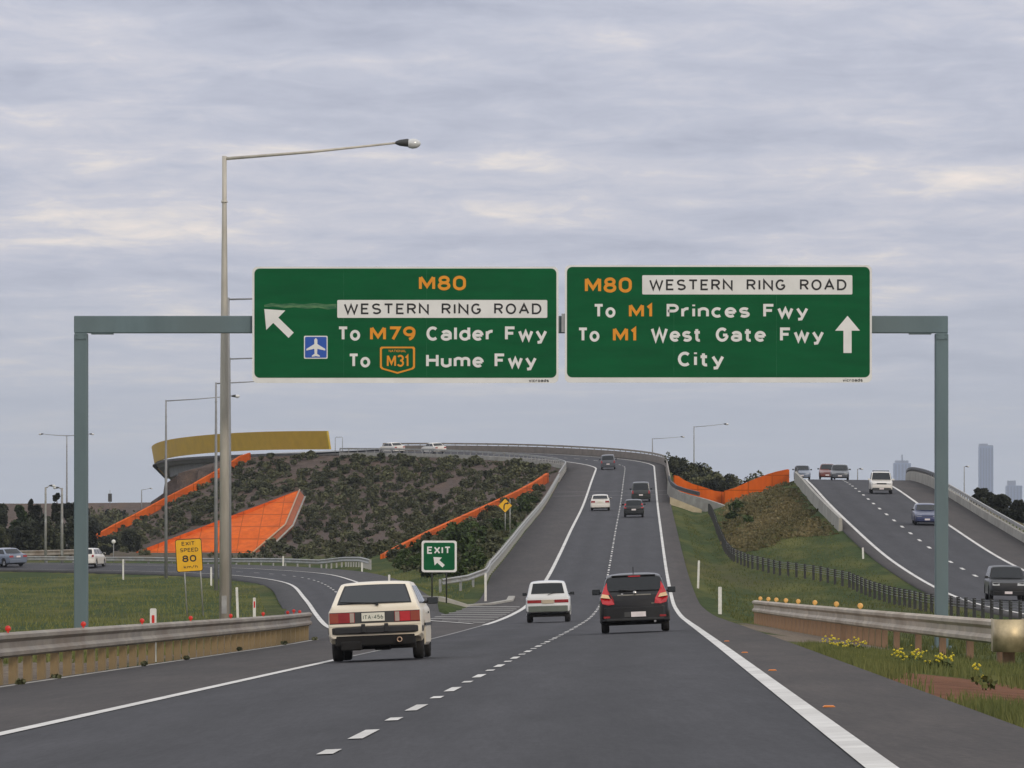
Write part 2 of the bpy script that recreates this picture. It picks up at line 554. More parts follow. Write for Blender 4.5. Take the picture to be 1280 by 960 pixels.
class Path:
    """a carriageway: stations with centre point, right-hand normal, crossfall"""
    def __init__(s, x, y, z, cs):
        s.x, s.y, s.z, s.cs = map(np.asarray, (x, y, z, cs))
        tx = np.gradient(s.x); ty = np.gradient(s.y)
        l = np.hypot(tx, ty)
        s.tx, s.ty = tx / l, ty / l
        s.nx, s.ny = s.ty, -s.tx
        seg = np.hypot(np.diff(s.x), np.diff(s.y))
        s.s = np.concatenate([[0], np.cumsum(seg)])
        s.dz = np.gradient(s.z) / np.gradient(s.s)

    def at(s, st, u, dz=0.0):
        g = lambda a: np.interp(st, s.s, a)
        return Vector((float(g(s.x) + g(s.nx) * u), float(g(s.y) + g(s.ny) * u), float(g(s.z) + g(s.cs) * u + dz)))

    def st_of_y(s, y):
        return float(np.interp(y, s.y[:s.mono], s.s[:s.mono]))

    def head(s, st):
        return math.atan2(-float(np.interp(st, s.s, s.tx)), float(np.interp(st, s.s, s.ty)))

    def pitch(s, st):
        return math.atan(float(np.interp(st, s.s, s.dz)))


def cs_main(y):
    return np.interp(y, [0, 170, 300, 690, 790], [.0417, .0417, .015, .015, .05])


# main carriageway: straight, down into the dip, up the embankment, then the long left curve
zD = curve([-40, 0, 100, 200, 240, 270, 304, 330, 378, 430, 485, 598, 691, 763, 815, 850, 885, 925, 1040],
           [-0.656, -1.127, -2.304, -3.481, -3.90, -4.12, -4.23, -4.05, -3.42, -2.42, -1.23, 1.14, 3.80, 5.85, 7.45, 8.35, 8.8, 8.6, 6.0])
ys = np.arange(-30, 762, 3.0)
xD = curve([-40, 304, 378, 485, 598, 691, 763], [-2.216 - .02127 * 40, 4.25, 5.75, 7.93, 10.26, 12.18, 13.66])
px_, py_ = list(xD(ys)), list(ys)
st_ = list(ys)
hd = math.atan(0.0205)
cx, cy, sl = px_[-1], py_[-1], st_[-1]
ARC1 = 200.0
while hd > -R(34.5):                    # left curve
    cx += 3 * math.sin(hd); cy += 3 * math.cos(hd); sl += 3
    hd -= 3 / ARC1
    px_.append(cx); py_.append(cy); st_.append(sl)
I_BRIDGE = len(px_)
while hd < -R(2):                       # right curve over the bridge
    cx += 3 * math.sin(hd); cy += 3 * math.cos(hd); sl += 3
    hd += 3 / 138.0
    px_.append(cx); py_.append(cy); st_.append(sl)
for _ in range(20):
    cx += 3 * math.sin(hd); cy += 3 * math.cos(hd); sl += 3
    px_.append(cx); py_.append(cy); st_.append(sl)
st_ = np.array(st_)
MAIN = Path(px_, py_, zD(st_), cs_main(st_))
MAIN.mono = len(ys)
ST0 = 30.0 / math.cos(math.atan(.02127))    # station of y = 0 (approx)


def main_y(y): return MAIN.st_of_y(y)


def main_sl(st):   # left shoulder width
    return np.interp(st, [0, 225, 262, 315, 350, 410, 2000], [4.1, 4.1, 3.7, 2.9, 2.7, 3.5, 3.6])


# oncoming carriageway
yr = np.arange(-30, 960, 3.0)
xr_ = curve([-40, 0, 240, 312, 380, 447, 490, 520, 560, 600, 650, 720, 800, 960],
            [19.3, 19.5, 21.6, 22.4, 23.1, 23.95, 24.6, 25.3, 26.5, 28.0, 30.4, 34.5, 40, 52])
zr_ = curve([-40, 0, 200, 280, 312, 380, 447, 490, 540, 600, 650, 720, 800, 960],
            [-1.6, -1.8, -3.75, -4.25, -4.2, -2.9, -.65, .9, 2.35, 3.35, 3.7, 3.3, 2.0, -2])
RIGHT = Path(xr_(yr) + 3.5, yr, zr_(yr), np.full(len(yr), -.01))
RIGHT.mono = len(yr)

# exit ramp: its two painted edge lines, from measured points
def plane_z(x, y):
    return float(zD(y) + cs_main(y) * (x - xD(y)))
rl = [(-3.38, 110), (-3.75, 150), (-4.75, 190), (-6.64, 230), (-8.5, 275), (-10.7, 325), (-14.1, 395), (-19, 442), (-25.5, 472), (-33.8, 491), (-42, 500), (-60, 508), (-95, 514)]
rr = [(-3.0, 112), (-2.1, 155), (-1.5, 195), (-1.2, 225), (-4.3, 262), (-6.5, 312), (-9.6, 378), (-13.2, 427), (-20.2, 466), (-27.4, 488), (-34.8, 503), (-58, 518), (-94, 524)]
def along(pts, n=160):
    p = np.array(pts, float)
    k = np.arange(len(p))
    t = np.linspace(0, len(p) - 1, n)
    return np.stack([curve(k, p[:, 0])(t), curve(k, p[:, 1])(t)], 1)
rlp, rrp = along(rl, 320), along(rr, 320)
def square_up(a, b, n=160):
    """re-pair the two edges so that each pair lies square across the ramp"""
    c = (a + b) / 2
    d = np.concatenate([[0], np.cumsum(np.hypot(*np.diff(c, axis=0).T))])
    t = np.linspace(0, d[-1], n)
    c = np.stack([np.interp(t, d, c[:, 0]), np.interp(t, d, c[:, 1])], 1)
    for _ in range(30):
        c[1:-1] = (c[:-2] + c[1:-1] * 2 + c[2:]) / 4
    g = np.gradient(c, axis=0); g /= np.hypot(g[:, 0], g[:, 1])[:, None]
    nn = np.stack([g[:, 1], -g[:, 0]], 1)
    res = []
    for e, sgn in ((a, -1), (b, 1)):
        o = []
        for p, tt, n_ in zip(c, g, nn):
            v = (e - p) @ tt; u = (e - p) @ n_
            ok = np.abs(v) < 25
            v, u = v[ok], u[ok]
            k = int(np.abs(v).argmin())
            o.append(p + n_ * u[k])
        o = np.array(o)
        for _ in range(6):
            o[1:-1] = (o[:-2] + o[1:-1] * 2 + o[2:]) / 4
        res.append(o)
    return res
rlp, rrp = square_up(rlp, rrp)
def ramp_z(p, right):
    o = []
    for x, y in p:
        f = min(max((y - 235) / 110, 0), 1); f = f * f * (3 - 2 * f)
        o.append((1 - f) * plane_z(x, min(y, 300)) + f * (-3.86 if right else -4.2))
    return np.array(o)
rlz, rrz = ramp_z(rlp, False), ramp_z(rrp, True)
def edge_out(p, z, q, zq, d):
    v = p - q; l = np.maximum(np.hypot(v[:, 0], v[:, 1]), 2.0)[:, None]
    pe = p + v / l * d
    ze = z + (z - zq) / l[:, 0] * d
    return np.column_stack([pe, ze])
rL = edge_out(rlp, rlz, rrp, rrz, 1.3)
rR = edge_out(rrp, rrz, rlp, rlz, 2.2)
def main_edges(a, b):
    sl = main_sl(MAIN.s)
    Lw, Rw = -(3.5 + sl), 3.5 + 1.25
    e = []
    for u in (Lw, np.full(len(sl), Rw)):
        e.append(np.column_stack([MAIN.x + MAIN.nx * u, MAIN.y + MAIN.ny * u, MAIN.z + MAIN.cs * u])[a:b])
    return e
RMED, RSHO = -(3.5 + .9), 3.5 + 3.3
def right_edges():
    return [np.column_stack([RIGHT.x + RIGHT.nx * u, RIGHT.y + RIGHT.ny * u, RIGHT.z + RIGHT.cs * u]) for u in (RMED, RSHO)]

# under the main pavement the ramp lies a little lower
for arr in (rL, rR):
    for i in range(len(arr)):
        x, y, z = arr[i]
        if y < 300:
            ue = x - float(xD(y))
            if ue > -(3.5 + float(main_sl(y + 30))) - 1.0:
                arr[i, 2] = plane_z(x, y) - .03

# orange coping down the left end of the hill: its top edge
COPING = [P(312, 566, 884), P(300, 570, 882), P(285, 580, 878), P(262, 593, 874), P(240, 605.5, 870), P(207, 622, 864), P(170, 642, 857), P(140, 657, 851), P(115, 671, 846), P(100, 679, 843)]

# ------------------------------------------------------------------ terrain
def nearest(x, y, cx, cy):
    out = np.empty(len(x), int)
    for a in range(0, len(x), 20000):
        d = (x[a:a + 20000, None] - cx[None]) ** 2 + (y[a:a + 20000, None] - cy[None]) ** 2
        out[a:a + 20000] = d.argmin(1)
    return out


class Rib:
    def __init__(s, L, Rr, fl, fr, fe=.5, extra=None):
        s.L, s.R = np.array(L), np.array(Rr)
        s.fl, s.fr, s.fe = fl, fr, fe
        s.c = (s.L + s.R) / 2
        d = s.R - s.L
        s.w = np.hypot(d[:, 0], d[:, 1])
        s.n = d[:, :2] / s.w[:, None]
        s.cs = d[:, 2] / s.w
        s.t = np.stack([-s.n[:, 1], s.n[:, 0]], 1)
        ds = np.hypot(np.gradient(s.c[:, 0]), np.gradient(s.c[:, 1]))
        s.dz = np.gradient(s.c[:, 2]) / ds

    def q(s, x, y):
        i = nearest(x, y, s.c[:, 0], s.c[:, 1])
        dx, dy = x - s.c[i, 0], y - s.c[i, 1]
        u = dx * s.n[i, 0] + dy * s.n[i, 1]
        v = dx * s.t[i, 0] + dy * s.t[i, 1]
        h = s.w[i] / 2 + .25
        dl, dr = np.maximum(0, -u - h), np.maximum(0, u - h)
        end = np.where(i == 0, np.maximum(0, -v - 2), 0) + np.where(i == len(s.c) - 1, np.maximum(0, v - 2), 0)
        ze = s.c[i, 2] + s.cs[i] * np.clip(u, -h, h) + s.dz[i] * np.clip(v, -3, 3)
        return ze - .10, dl, dr, end, i

    def fill(s, z, x, y, cut=.6):
        ze, dl, dr, end, i = s.q(x, y)
        fl = s.fl(s.c[i, 1]) if callable(s.fl) else s.fl
        fr = s.fr(s.c[i, 1]) if callable(s.fr) else s.fr
        drop = dl * fl + dr * fr + end * s.fe
        z = np.maximum(z, ze - drop)
        if cut:
            z = np.where(end > 0, z, np.minimum(z, ze + (dl + dr) * cut))
        return z

    def press(s, z, x, y):
        ze, dl, dr, end, i = s.q(x, y)
        return np.where((dl + dr + end) <= 0, np.minimum(z, ze), z)


nfill = I_BRIDGE + 7
_mL, _mR = main_edges(0, nfill)
_rL, _rR = right_edges()
cop = np.array([(p.x, p.y, p.z) for p in COPING])
cop2 = cop.copy(); cop2[:, 2] -= 1.15
copR = cop2 + np.array([-.5, .3, 0]); copL = cop2 + np.array([.5, -.3, 0])
def dens(a, n=40):
    k = np.arange(len(a)); t = np.linspace(0, len(a) - 1, n)
    return np.stack([np.interp(t, k, a[:, j]) for j in range(3)], 1)
RIBS = {
    'ramp': Rib(rL, rR, .3, .3),
    'main': Rib(_mL, _mR, lambda y: np.interp(y, [0, 300, 600, 780], [.10, .16, .24, .27]), lambda y: np.interp(y, [0, 300, 420, 560], [.07, .15, .3, .36]), 1.0),
    'right': Rib(_rL, _rR, lambda y: np.interp(y, [0, 300, 380, 440, 500], [.05, .08, .12, .20, .34]), .4, .4),
    'coping': Rib(dens(copL), dens(copR), .27, .9, .5),
}


def base_plain(x, y):
    near = zD(np.clip(y, -30, 300)) - .30
    z = np.where(y < 300, near, -4.45)
    z = np.where((x < -10) & (y < 300), np.maximum(near, -4.35) , z)
    # land falls away towards the far city plain; a long low bank beyond the left field
    z = z - 55 * np.clip((y - 1600) / 15000, 0, 1) - 4 * np.clip((np.abs(x) - 150) / 3000, 0, 1)
    bank = 7.0 * np.clip(1 - np.abs(y - 1190 - .12 * x) / 60, 0, 1) ** .7 * np.clip((-x - 32) / 20, 0, 1)
    z = z + bank
    und = .10 * np.sin(x * .31 + 1.3) * np.sin(y * .083) + .06 * np.sin(x * .7 + y * .11)
    z = z + und * np.clip((np.abs(x) - 5) / 6, 0, 1) * np.clip(1.2 - y / 900, 0, 1)
    # saddle of fill between the carriageways where the bridges start
    g = np.exp(-((y - 668) / 45) ** 2) * np.clip(1 - np.abs(x - 24) / 14, 0, 1)
    z = z + g * 4.2
    # rise behind it carrying bushes
    g2 = np.exp(-((y - 770) / 48) ** 2) * np.exp(-((x - 23) / 5.5) ** 2)
    z = z + g2 * 10.0
    return z


def terrain(x, y):
    sc = np.isscalar(x)
    x = np.atleast_1d(np.asarray(x, float)); y = np.atleast_1d(np.asarray(y, float))
    z = base_plain(x, y)
    z = RIBS['coping'].fill(z, x, y, 0)
    z = RIBS['right'].fill(z, x, y)
    z = RIBS['main'].fill(z, x, y)
    z = RIBS['ramp'].fill(z, x, y, 0)
    # beyond the coping the fill stops
    ze, dl, dr, end, i = RIBS['coping'].q(x, y)
    far = (dr > 0) & (i > 1) & (x < -35)
    nearc = (dr <= 0) & (i > 5) & (y < 905) & (y > 640)
    z = np.where(nearc, np.minimum(z, np.maximum(ze + .12 + .30 * dl + .16 * end, base_plain(x, y))), z)
    lim = np.maximum(ze - dr * .8, base_plain(x, y))
    z = np.where(far, np.minimum(z, lim), z)
    low = (i == len(RIBS['coping'].c) - 1) & (end > 0) & (y < 900) & (y > 700) & (x < -48)
    z = np.where(low, np.minimum(z, np.maximum(ze - end * .3 + np.clip((x + 58) * .5, 0, 5), base_plain(x, y))), z)
    for k in ('right', 'main', 'ramp'):
        z = RIBS[k].press(z, x, y)
    return float(z[0]) if sc else z


def ground_at(px, py, y0=30.0, y1=1500.0):
    """where the sight line of a pixel meets the ground"""
    ysr = np.concatenate([np.arange(y0, 300, .5), np.arange(300, y1, 1.0)])
    xs, zs = (px - 640) * ysr / F, -(py - 645) * ysr / F
    below = zs <= terrain(xs, ysr)
    k = int(np.argmax(below)) if below.any() else len(ysr) - 1
    return Vector((xs[k], ysr[k], zs[k]))


def T(x, y, dz=0.0):
    return Vector((x, y, terrain(float(x), float(y)) + dz))


SOIL = [(ground_at(1236, 866, 30, 300), 1.5, 11.0), (ground_at(1290, 884, 30, 300), 1.4, 8.0), (ground_at(1185, 850, 30, 300), .8, 6.0)]


def soil_mask(x, y):
    m = np.zeros(len(x))
    for c, a, b in SOIL:
        m = np.maximum(m, 1.35 - ((x - c.x) / a) ** 2 - ((y - c.y) / b) ** 2)
    return np.clip(m, 0, 1)


def build_ground():
    def axis(a, b, step, lo, hi, g=1.35):
        mid = list(np.arange(a, b + step * .5, step))
        s, v = step, mid[-1]
        while v < hi:
            s *= g; v += s; mid.append(v)
        s, v = step, mid[0]
        while v > lo:
            s *= g; v -= s; mid.insert(0, v)
        return np.array(mid)
    gx = axis(-78, 60, 1.0, -26000, 26000)
    gy = np.concatenate([np.arange(-40, 960, 1.4), axis(960, 1320, 6, 960, 40000)[0:]])
    gy = np.unique(gy)
    XX, YY = np.meshgrid(gx, gy)
    x, y = XX.ravel(), YY.ravel()
    z = terrain(x, y)
    nx, ny = len(gx), len(gy)
    i = np.arange((ny - 1) * (nx - 1)); r, c = i // (nx - 1), i % (nx - 1)
    a = r * nx + c
    quads = np.stack([a, a + 1, a + nx + 1, a + nx], 1)
    # ground cover: r = bark mulch on the planted hill, g = dry grass, b = gravel, a = red soil
    zz = np.zeros((len(x), 3)); soil = np.zeros(len(x))
    ze, dl, dr, end, ii = RIBS['main'].q(x, y)
    left = (dl > 0) | ((ii > MAIN.mono) & (dr == 0))
    zz[:, 0] = np.clip((y - 520 + x * 2.2) / 60, 0, 1) * np.clip((z + 4.15) / .5, 0, 1) * ((dl + end) > 0) * (dr == 0) * (x < 18)
    zz[:, 0] = np.maximum(zz[:, 0], np.clip((y - 640) / 30, 0, 1) * (x < -3) * (x > -75) * (y < 1000) * np.clip((z + 4.9) / .8, 0, 1))
    ze2, dl2, dr2, end2, i2 = RIBS['right'].q(x, y)
    zz[:, 1] = (dl2 > 0) * (dr > 0) * np.clip((dl2 - .3) / 2, 0, 1) * np.clip((y - 455) / 25, 0, 1) * np.clip((z + 3.6 - (y-455)*.0) / 1.2, 0, 1) * np.clip((dr - 4.5) / 2, 0, 1)
    zz[:, 0] = np.maximum(zz[:, 0], .7 * np.clip((y - 1000) / 60, 0, 1))
    zz[:, 1] = np.maximum(zz[:, 1], .6 * (dr2 > 1) * (y > 500))
    # gravel strip between the seal and the right guardrail, kerb nose of the gore
    zz[:, 2] = (dr > .0) * np.clip((9.0 - x) / .5, 0, 1) * np.clip((y - 122) / 14, 0, 1) * np.clip((222 - y) / 12, 0, 1)
    zz[:, 2] = np.maximum(zz[:, 2], (dl > 0) * (dl < 1.6) * (y > 70) * (y < 190))
    soil = soil_mask(x, y)
    o = soup('ground', np.stack([x, y, z], 1), quads, M['ground'], {'cover': zz, 'soil': soil})
    for p in o.data.polygons: pass
    o.data.polygons.foreach_set('use_smooth', np.ones(len(quads), bool))
    tag(o, kind='structure')


def ground_mat():
    m = bpy.data.materials.new('ground')
    m.use_nodes = True
    t = m.node_tree
    b = t.nodes['Principled BSDF']
    tc = N(t, 'ShaderNodeTexCoord')
    o = tc.outputs['Object']
    mp = N(t, 'ShaderNodeMapping'); mp.inputs['Scale'].default_value = (1, .16, 1)
    t.links.new(o, mp.inputs[0])
    fine = noise(t, o, 5, 5, .7)
    mid = noise(t, o, 1.1, 5, .65)
    lng = noise(t, mp.outputs[0], .32, 6, .62)
    big = noise(t, mp.outputs[0], .085, 4, .6)
    grass = ramp(t, mid, [(.3, (.028, .044, .012)), (.55, (.050, .074, .020)), (.75, (.074, .096, .027))])
    grass = mixc(t, ramp(t, lng, [(.46, 0.0), (.68, .75)]), grass, (.150, .142, .036))
    grass = mixc(t, ramp(t, big, [(.52, 0.0), (.70, .65)]), grass, (.10, .085, .035))
    mulch = ramp(t, mid, [(.3, (.062, .046, .038)), (.7, (.150, .112, .092))])
    mulch = mixc(t, ramp(t, lng, [(.50, 0.0), (.66, .6)]), mulch, (.155, .100, .065))
    dry = ramp(t, mid, [(.3, (.085, .064, .030)), (.7, (.20, .148, .07))])
    dry = mixc(t, ramp(t, noise(t, o, .45, 5, .6), [(.48, 0.0), (.62, .7)]), dry, (.06, .065, .022))
    grav = ramp(t, fine, [(.3, (.12, .095, .07)), (.7, (.26, .21, .16))])
    red = ramp(t, mid, [(.3, (.12, .052, .028)), (.7, (.24, .115, .065))])
    at = N(t, 'ShaderNodeAttribute', attribute_name='cover')
    sp = N(t, 'ShaderNodeSeparateColor')
    t.links.new(at.outputs['Color'], sp.inputs[0])
    so = N(t, 'ShaderNodeAttribute', attribute_name='soil').outputs['Fac']
    wob = mathn(t, 'MULTIPLY', mathn(t, 'SUBTRACT', mid, .5), 1.0)
    col = grass
    for f, c in ((sp.outputs[1], dry), (sp.outputs[0], mulch), (sp.outputs[2], grav), (so, red)):
        ff = ramp(t, mathn(t, 'ADD', f, wob), [(.38, 0.0), (.62, 1.0)])
        col = mixc(t, ff, col, c)
    g = ramp(t, fine, [(.25, .66), (.75, 1.3)])
    col = mixc(t, 1.0, col, g, 'MULTIPLY')
    t.links.new(col, b.inputs['Base Color'])
    b.inputs['Roughness'].default_value = .95
    b.inputs['Specular IOR Level'].default_value = .1
    bp = N(t, 'ShaderNodeBump'); bp.inputs['Strength'].default_value = .8; bp.inputs['Distance'].default_value = .12
    t.links.new(mathn(t, 'ADD', fine, mid), bp.inputs['Height'])
    t.links.new(bp.outputs[0], b.inputs['Normal'])
    return m


M['ground'] = ground_mat()
build_ground()


# ------------------------------------------------------------------ pavements
def strip_mesh(name, rows, cols_m, mats, lat=None, skirt=.14):
    """rows: (stations, columns, 3) array of points; cols_m: material per column gap"""
    ns, nc, _ = rows.shape
    Ld = rows[:, :1].copy(); Ld[:, :, 2] -= skirt
    Rd = rows[:, -1:].copy(); Rd[:, :, 2] -= skirt
    full = np.concatenate([Ld, rows, Rd], 1)
    nc2 = nc + 2
    v = full.reshape(-1, 3)
    i = np.arange((ns - 1) * (nc2 - 1)); r, c = i // (nc2 - 1), i % (nc2 - 1)
    a = r * nc2 + c
    quads = np.stack([a, a + 1, a + nc2 + 1, a + nc2], 1)
    mi = [cols_m[0]] + list(cols_m) + [cols_m[-1]]
    attr = None
    if lat is not None:
        l2 = np.concatenate([[lat[0]], lat, [lat[-1]]])
        attr = {'lat': np.tile(l2, ns)}
    o = soup(name, v, quads, mats, attr)
    o.data.polygons.foreach_set('material_index', np.array([mi[k] for k in c], np.int32))
    tag(o, kind='structure')
    return o


def path_rows(path, us, a=0, b=None, dz=0.0):
    rows = []
    for u in us:
        u = np.broadcast_to(u, path.s.shape)
        rows.append(np.column_stack([path.x + path.nx * u, path.y + path.ny * u, path.z + path.cs * u + dz])[a:b])
    return np.stack(rows, 1)


sl = main_sl(MAIN.s)
us = [-(3.5 + sl), np.full_like(sl, -3.5)] + [np.full_like(sl, v) for v in (-2.6, -1.75, -.9, 0, .9, 1.75, 2.6, 3.5, 4.75)]
lat = [-6.0, -3.5, -2.6, -1.75, -.9, 0, .9, 1.75, 2.6, 3.5, 4.75]
strip_mesh('road', path_rows(MAIN, us), [1] + [0] * 8 + [1], [M['asphalt'], M['shoulder']], lat)
us2 = [RMED, -3.5, -2.6, -1.75, -.9, 0, .9, 1.75, 2.6, 3.5, RSHO]
strip_mesh('oncoming_road', path_rows(RIGHT, us2), [1] + [0] * 8 + [1], [M['asphalt'], M['shoulder']], [-4.4] + lat[1:10] + [6.8])
rows = np.stack([rL, np.column_stack([rlp, rlz - .0]), np.column_stack([(rlp + rrp) / 2, (rlz + rrz) / 2]), np.column_stack([rrp, rrz]), rR], 1)
for k in range(rows.shape[0]):
    for c in range(5):
        x, y, z = rows[k, c]
        if y < 300 and x - float(xD(y)) > -(3.5 + float(main_sl(y + 30))) - .6:
            rows[k, c, 2] = plane_z(x, y) - .03
strip_mesh('exit_ramp', rows, [1, 0, 0, 1], [M['asphalt'], M['gore']], [-4, -3.5, 0, 3.5, 4])


# painted lines
def paint_line(name, pts_fn, st0, st1, width, step=2.5, m='line'):
    n = max(2, int((st1 - st0) / step) + 1)
    mb = MB()
    L, Rr = [], []
    for st in np.linspace(st0, st1, n):
        a, b = pts_fn(st, -width / 2), pts_fn(st, width / 2)
        L.append(a); Rr.append(b)
    vs = L + Rr
    mb.add(vs, [(i, i + 1, n + i + 1, n + i) for i in range(n - 1)])
    o = mb.build(name, M[m])
    tag(o, kind='structure')
    return o


def main_line(u0, dz=.008):
    return lambda st, o: MAIN.at(st, u0 + o, dz)


END = float(MAIN.s[-1])
paint_line('right_edge_line', main_line(3.5), 32, END, .175)
paint_line('left_edge_line', main_line(-3.5), 32, main_y(118), .17)
paint_line('exit_lane_line', main_line(-3.5), main_y(118), main_y(222), .11, m='line_old')
paint_line('left_edge_line', main_line(-3.5), main_y(222), END, .21)
paint_line('oncoming_edge_line', lambda st, o: RIGHT.at(st, -3.5 + o, .008), 100, 900, .22)
paint_line('oncoming_edge_line', lambda st, o: RIGHT.at(st, 3.5 + o, .008), 100, 900, .22)


def dash_lines(name, path, sts, width, u0=0.0):
    mb = MB()
    for a, l in sts:
        p = [path.at(a - l / 2, u0 - width / 2, .008), path.at(a + l / 2, u0 - width / 2, .008), path.at(a + l / 2, u0 + width / 2, .008), path.at(a - l / 2, u0 + width / 2, .008)]
        mb.add(p, [(0, 1, 2, 3)])
    tag(mb.build(name, M['line']), kind='structure')


k0 = main_y(49.3)
dash_lines('lane_line', MAIN, [(k0 + 11.2 * i, 3.1) for i in range(-2, 72)] + [(k0 - 5.4 + 11.2 * i, 1.3) for i in range(-1, 72)], .115)
dash_lines('oncoming_lane_line', RIGHT, [(150 + 12 * i, 3.2) for i in range(60)], .2)


def poly_line(name, pts, width, dz=.010, m='line'):
    """painted line through 3D points"""
    mb = MB(); n = len(pts); L, Rr = [], []
    for i, p in enumerate(pts):
        t = Vector(pts[min(i + 1, n - 1)]) - Vector(pts[max(i - 1, 0)]); t.z = 0; t.normalize()
        r = Vector((t.y, -t.x, 0)) * width / 2
        L.append(Vector(p) - r + Vector((0, 0, dz))); Rr.append(Vector(p) + r + Vector((0, 0, dz)))
    mb.add(L + Rr, [(i, i + 1, n + i + 1, n + i) for i in range(n - 1)])
    return tag(mb.build(name, M[m]), kind='structure')


def surf(x, y, dz=0.0):
    """top of the seal at a point near the gore: the higher of ramp and main road"""
    ue = x - float(xD(y))
    if ue > -(3.5 + float(main_sl(y + 30))): return Vector((x, y, plane_z(x, y) + dz))
    return None


poly_line('ramp_edge_line', [(rlp[i][0], rlp[i][1], rlz[i] + .012) for i in range(int(np.argmax(rlp[:, 1] > 136)), 160)], .2)
i0 = int(np.argmax(rrp[:, 1] > 228))
rp = []
for i in range(i0, 160):
    x, y = rrp[i]
    q = surf(x, y)
    rp.append((x, y, (q.z if q is not None else rrz[i]) + .012))
poly_line('ramp_edge_line', rp, .2)
mb = MB()
for i in range(66, 156, 3):
    a = np.array([*(rlp[i] * .5 + rrp[i] * .5), (rlz[i] + rrz[i]) / 2 + .012])
    b = np.array([*(rlp[i + 1] * .5 + rrp[i + 1] * .5), (rlz[i + 1] + rrz[i + 1]) / 2 + .012])
    t = (b - a)[:2]; t = t / np.hypot(*t); r = np.array([t[1], -t[0], 0]) * .06
    mb.add([a - r, b - r, b + r, a + r], [(0, 1, 2, 3)])
tag(mb.build('ramp_lane_line', M['line']), kind='structure')
# chevron bars across the gore
mb = MB()
for k in range(11):
    y = 225 + 7.2 * k
    xr0 = float(xD(y)) - 3.75
    ro = rrp[i0 - 8:]
    xl0 = float(np.interp(y, ro[:, 1], ro[:, 0])) + .25
    xl0 = max(xl0, float(xD(y)) - 3.5 - float(main_sl(y + 30)) + .1)
    if xr0 - xl0 < .3: continue
    P4 = [(xl0, y + 3.0), (xl0, y + 4.6), (xr0, y + 1.6), (xr0, y)]
    mb.add([(a_, b_, plane_z(a_, b_) + .014) for a_, b_ in P4], [(0, 1, 2, 3)])
print('HATCH', len(mb.f))
tag(mb.build('gore_hatching', M['line_mid']), kind='structure')
# expansion joints of the bridge on the hill
for yj in (632, 648):
    st = main_y(yj)
    mb = MB(); mb.add([MAIN.at(st, -6.9, .012), MAIN.at(st + .5, -6.9, .012), MAIN.at(st + .5, 4.7, .012), MAIN.at(st, 4.7, .012)], [(0, 1, 2, 3)])
    tag(mb.build('expansion_joint', M['line_old']), kind='structure')
# kerb at the grass nose of the gore
mb = MB()
nose = []
for x, y in ((-7.0, 318), (-6.0, 311), (-4.7, 305), (-3.4, 302.5), (-2.2, 303), (-1.0, 307), (-.1, 315), (.0, 324)):
    nose.append(T(x, y, .02))
mb.sweep(nose, [(-.18, -.2), (-.18, .16), (.15, .16), (.2, -.2)])
tag(mb.build('gore_kerb', M['concrete']), kind='structure')


# ------------------------------------------------------------------ overhead gantry and its signs
GY = 158.0
GS = F / GY


def gp(px, py, dy=0.0):
    """pixel -> local point on the gantry plane"""
    return Vector(((px - 640) / GS, dy, -(py - 645) / GS))


gz0 = min(terrain(PX(101, GY), GY), terrain(PX(1177, GY), GY))
gan = empty('sign_gantry', (0, GY, 0))
tag(gan, 'grey-green steel portal gantry spanning the carriageway and carrying two direction signs', 'gantry')
for px0, px1 in ((93, 110), (1168.5, 1185)):
    zb = terrain(PX((px0 + px1) / 2, GY), GY) - .3
    mb = MB()
    w_ = (px1 - px0) / GS
    cxp = ((px0 + px1) / 2 - 640) / GS
    ztop = gp(0, 417).z
    mb.box((cxp, 0, (zb + ztop) / 2), (w_, w_, ztop - zb))
    o = mb.build('post', M['gantry'], gan, bevel=.03)
    fb = MB(); fb.box((cxp, 0, zb + .32), (w_ + .22, w_ + .22, .04))
    for sx in (-1, 1):
        for sy in (-1, 1):
            fb.tube([(cxp + sx * (w_ / 2 + .06), sy * (w_ / 2 + .06), zb + .3), (cxp + sx * (w_ / 2 + .06), sy * (w_ / 2 + .06), zb + .42)], .018, 6)
    fb.build('base_plate', M['gantry'], o)
    # bolted splice where the post meets the beam
    sp = MB()
    sp.box((cxp, -w_ / 2 - .012, ztop - .07), (w_ * .86, .02, .16))
    for sx in (-1, 1):
        for k in (0, 1):
            sp.tube([(cxp + sx * .10, -w_ / 2 - .02, ztop - .03 - k * .08), (cxp + sx * .10, -w_ / 2 - .045, ztop - .03 - k * .08)], .016, 6)
    sp.build('splice_plate', M['gantry'], o)
mb = MB()
a, b = gp(93, 395), gp(1184.5, 416.5)
mb.box(((a.x + b.x) / 2, 0, (a.z + b.z) / 2), (b.x - a.x, .36, a.z - b.z))
beam = mb.build('beam', M['gantry'], gan, bevel=.02)
for px, in ((128,), (1150,)):
    fl = MB()
    q = gp(px, 417.4)
    fl.box((q.x, 0, q.z), (.55, .30, .025))
    fl.build('flange', M['gantry'], beam)
cb = MB()
q = gp(704, 404, -.24)
cb.box(q, (.09, .04, .46)); cb.box(q + Vector((0, .1, 0)), (.05, .18, .3))
cb.build('bracket', M['alu'], gan)


def rrect(x0, z0, x1, z1, r, n=6):
    pts = []
    for cx_, cz_, a0 in ((x1 - r, z1 - r, 0), (x0 + r, z1 - r, 90), (x0 + r, z0 + r, 180), (x1 - r, z0 + r, 270)):
        for k in range(n + 1):
            a = R(a0 + 90 * k / n)
            pts.append((cx_ + r * math.cos(a), cz_ + r * math.sin(a)))
    return pts


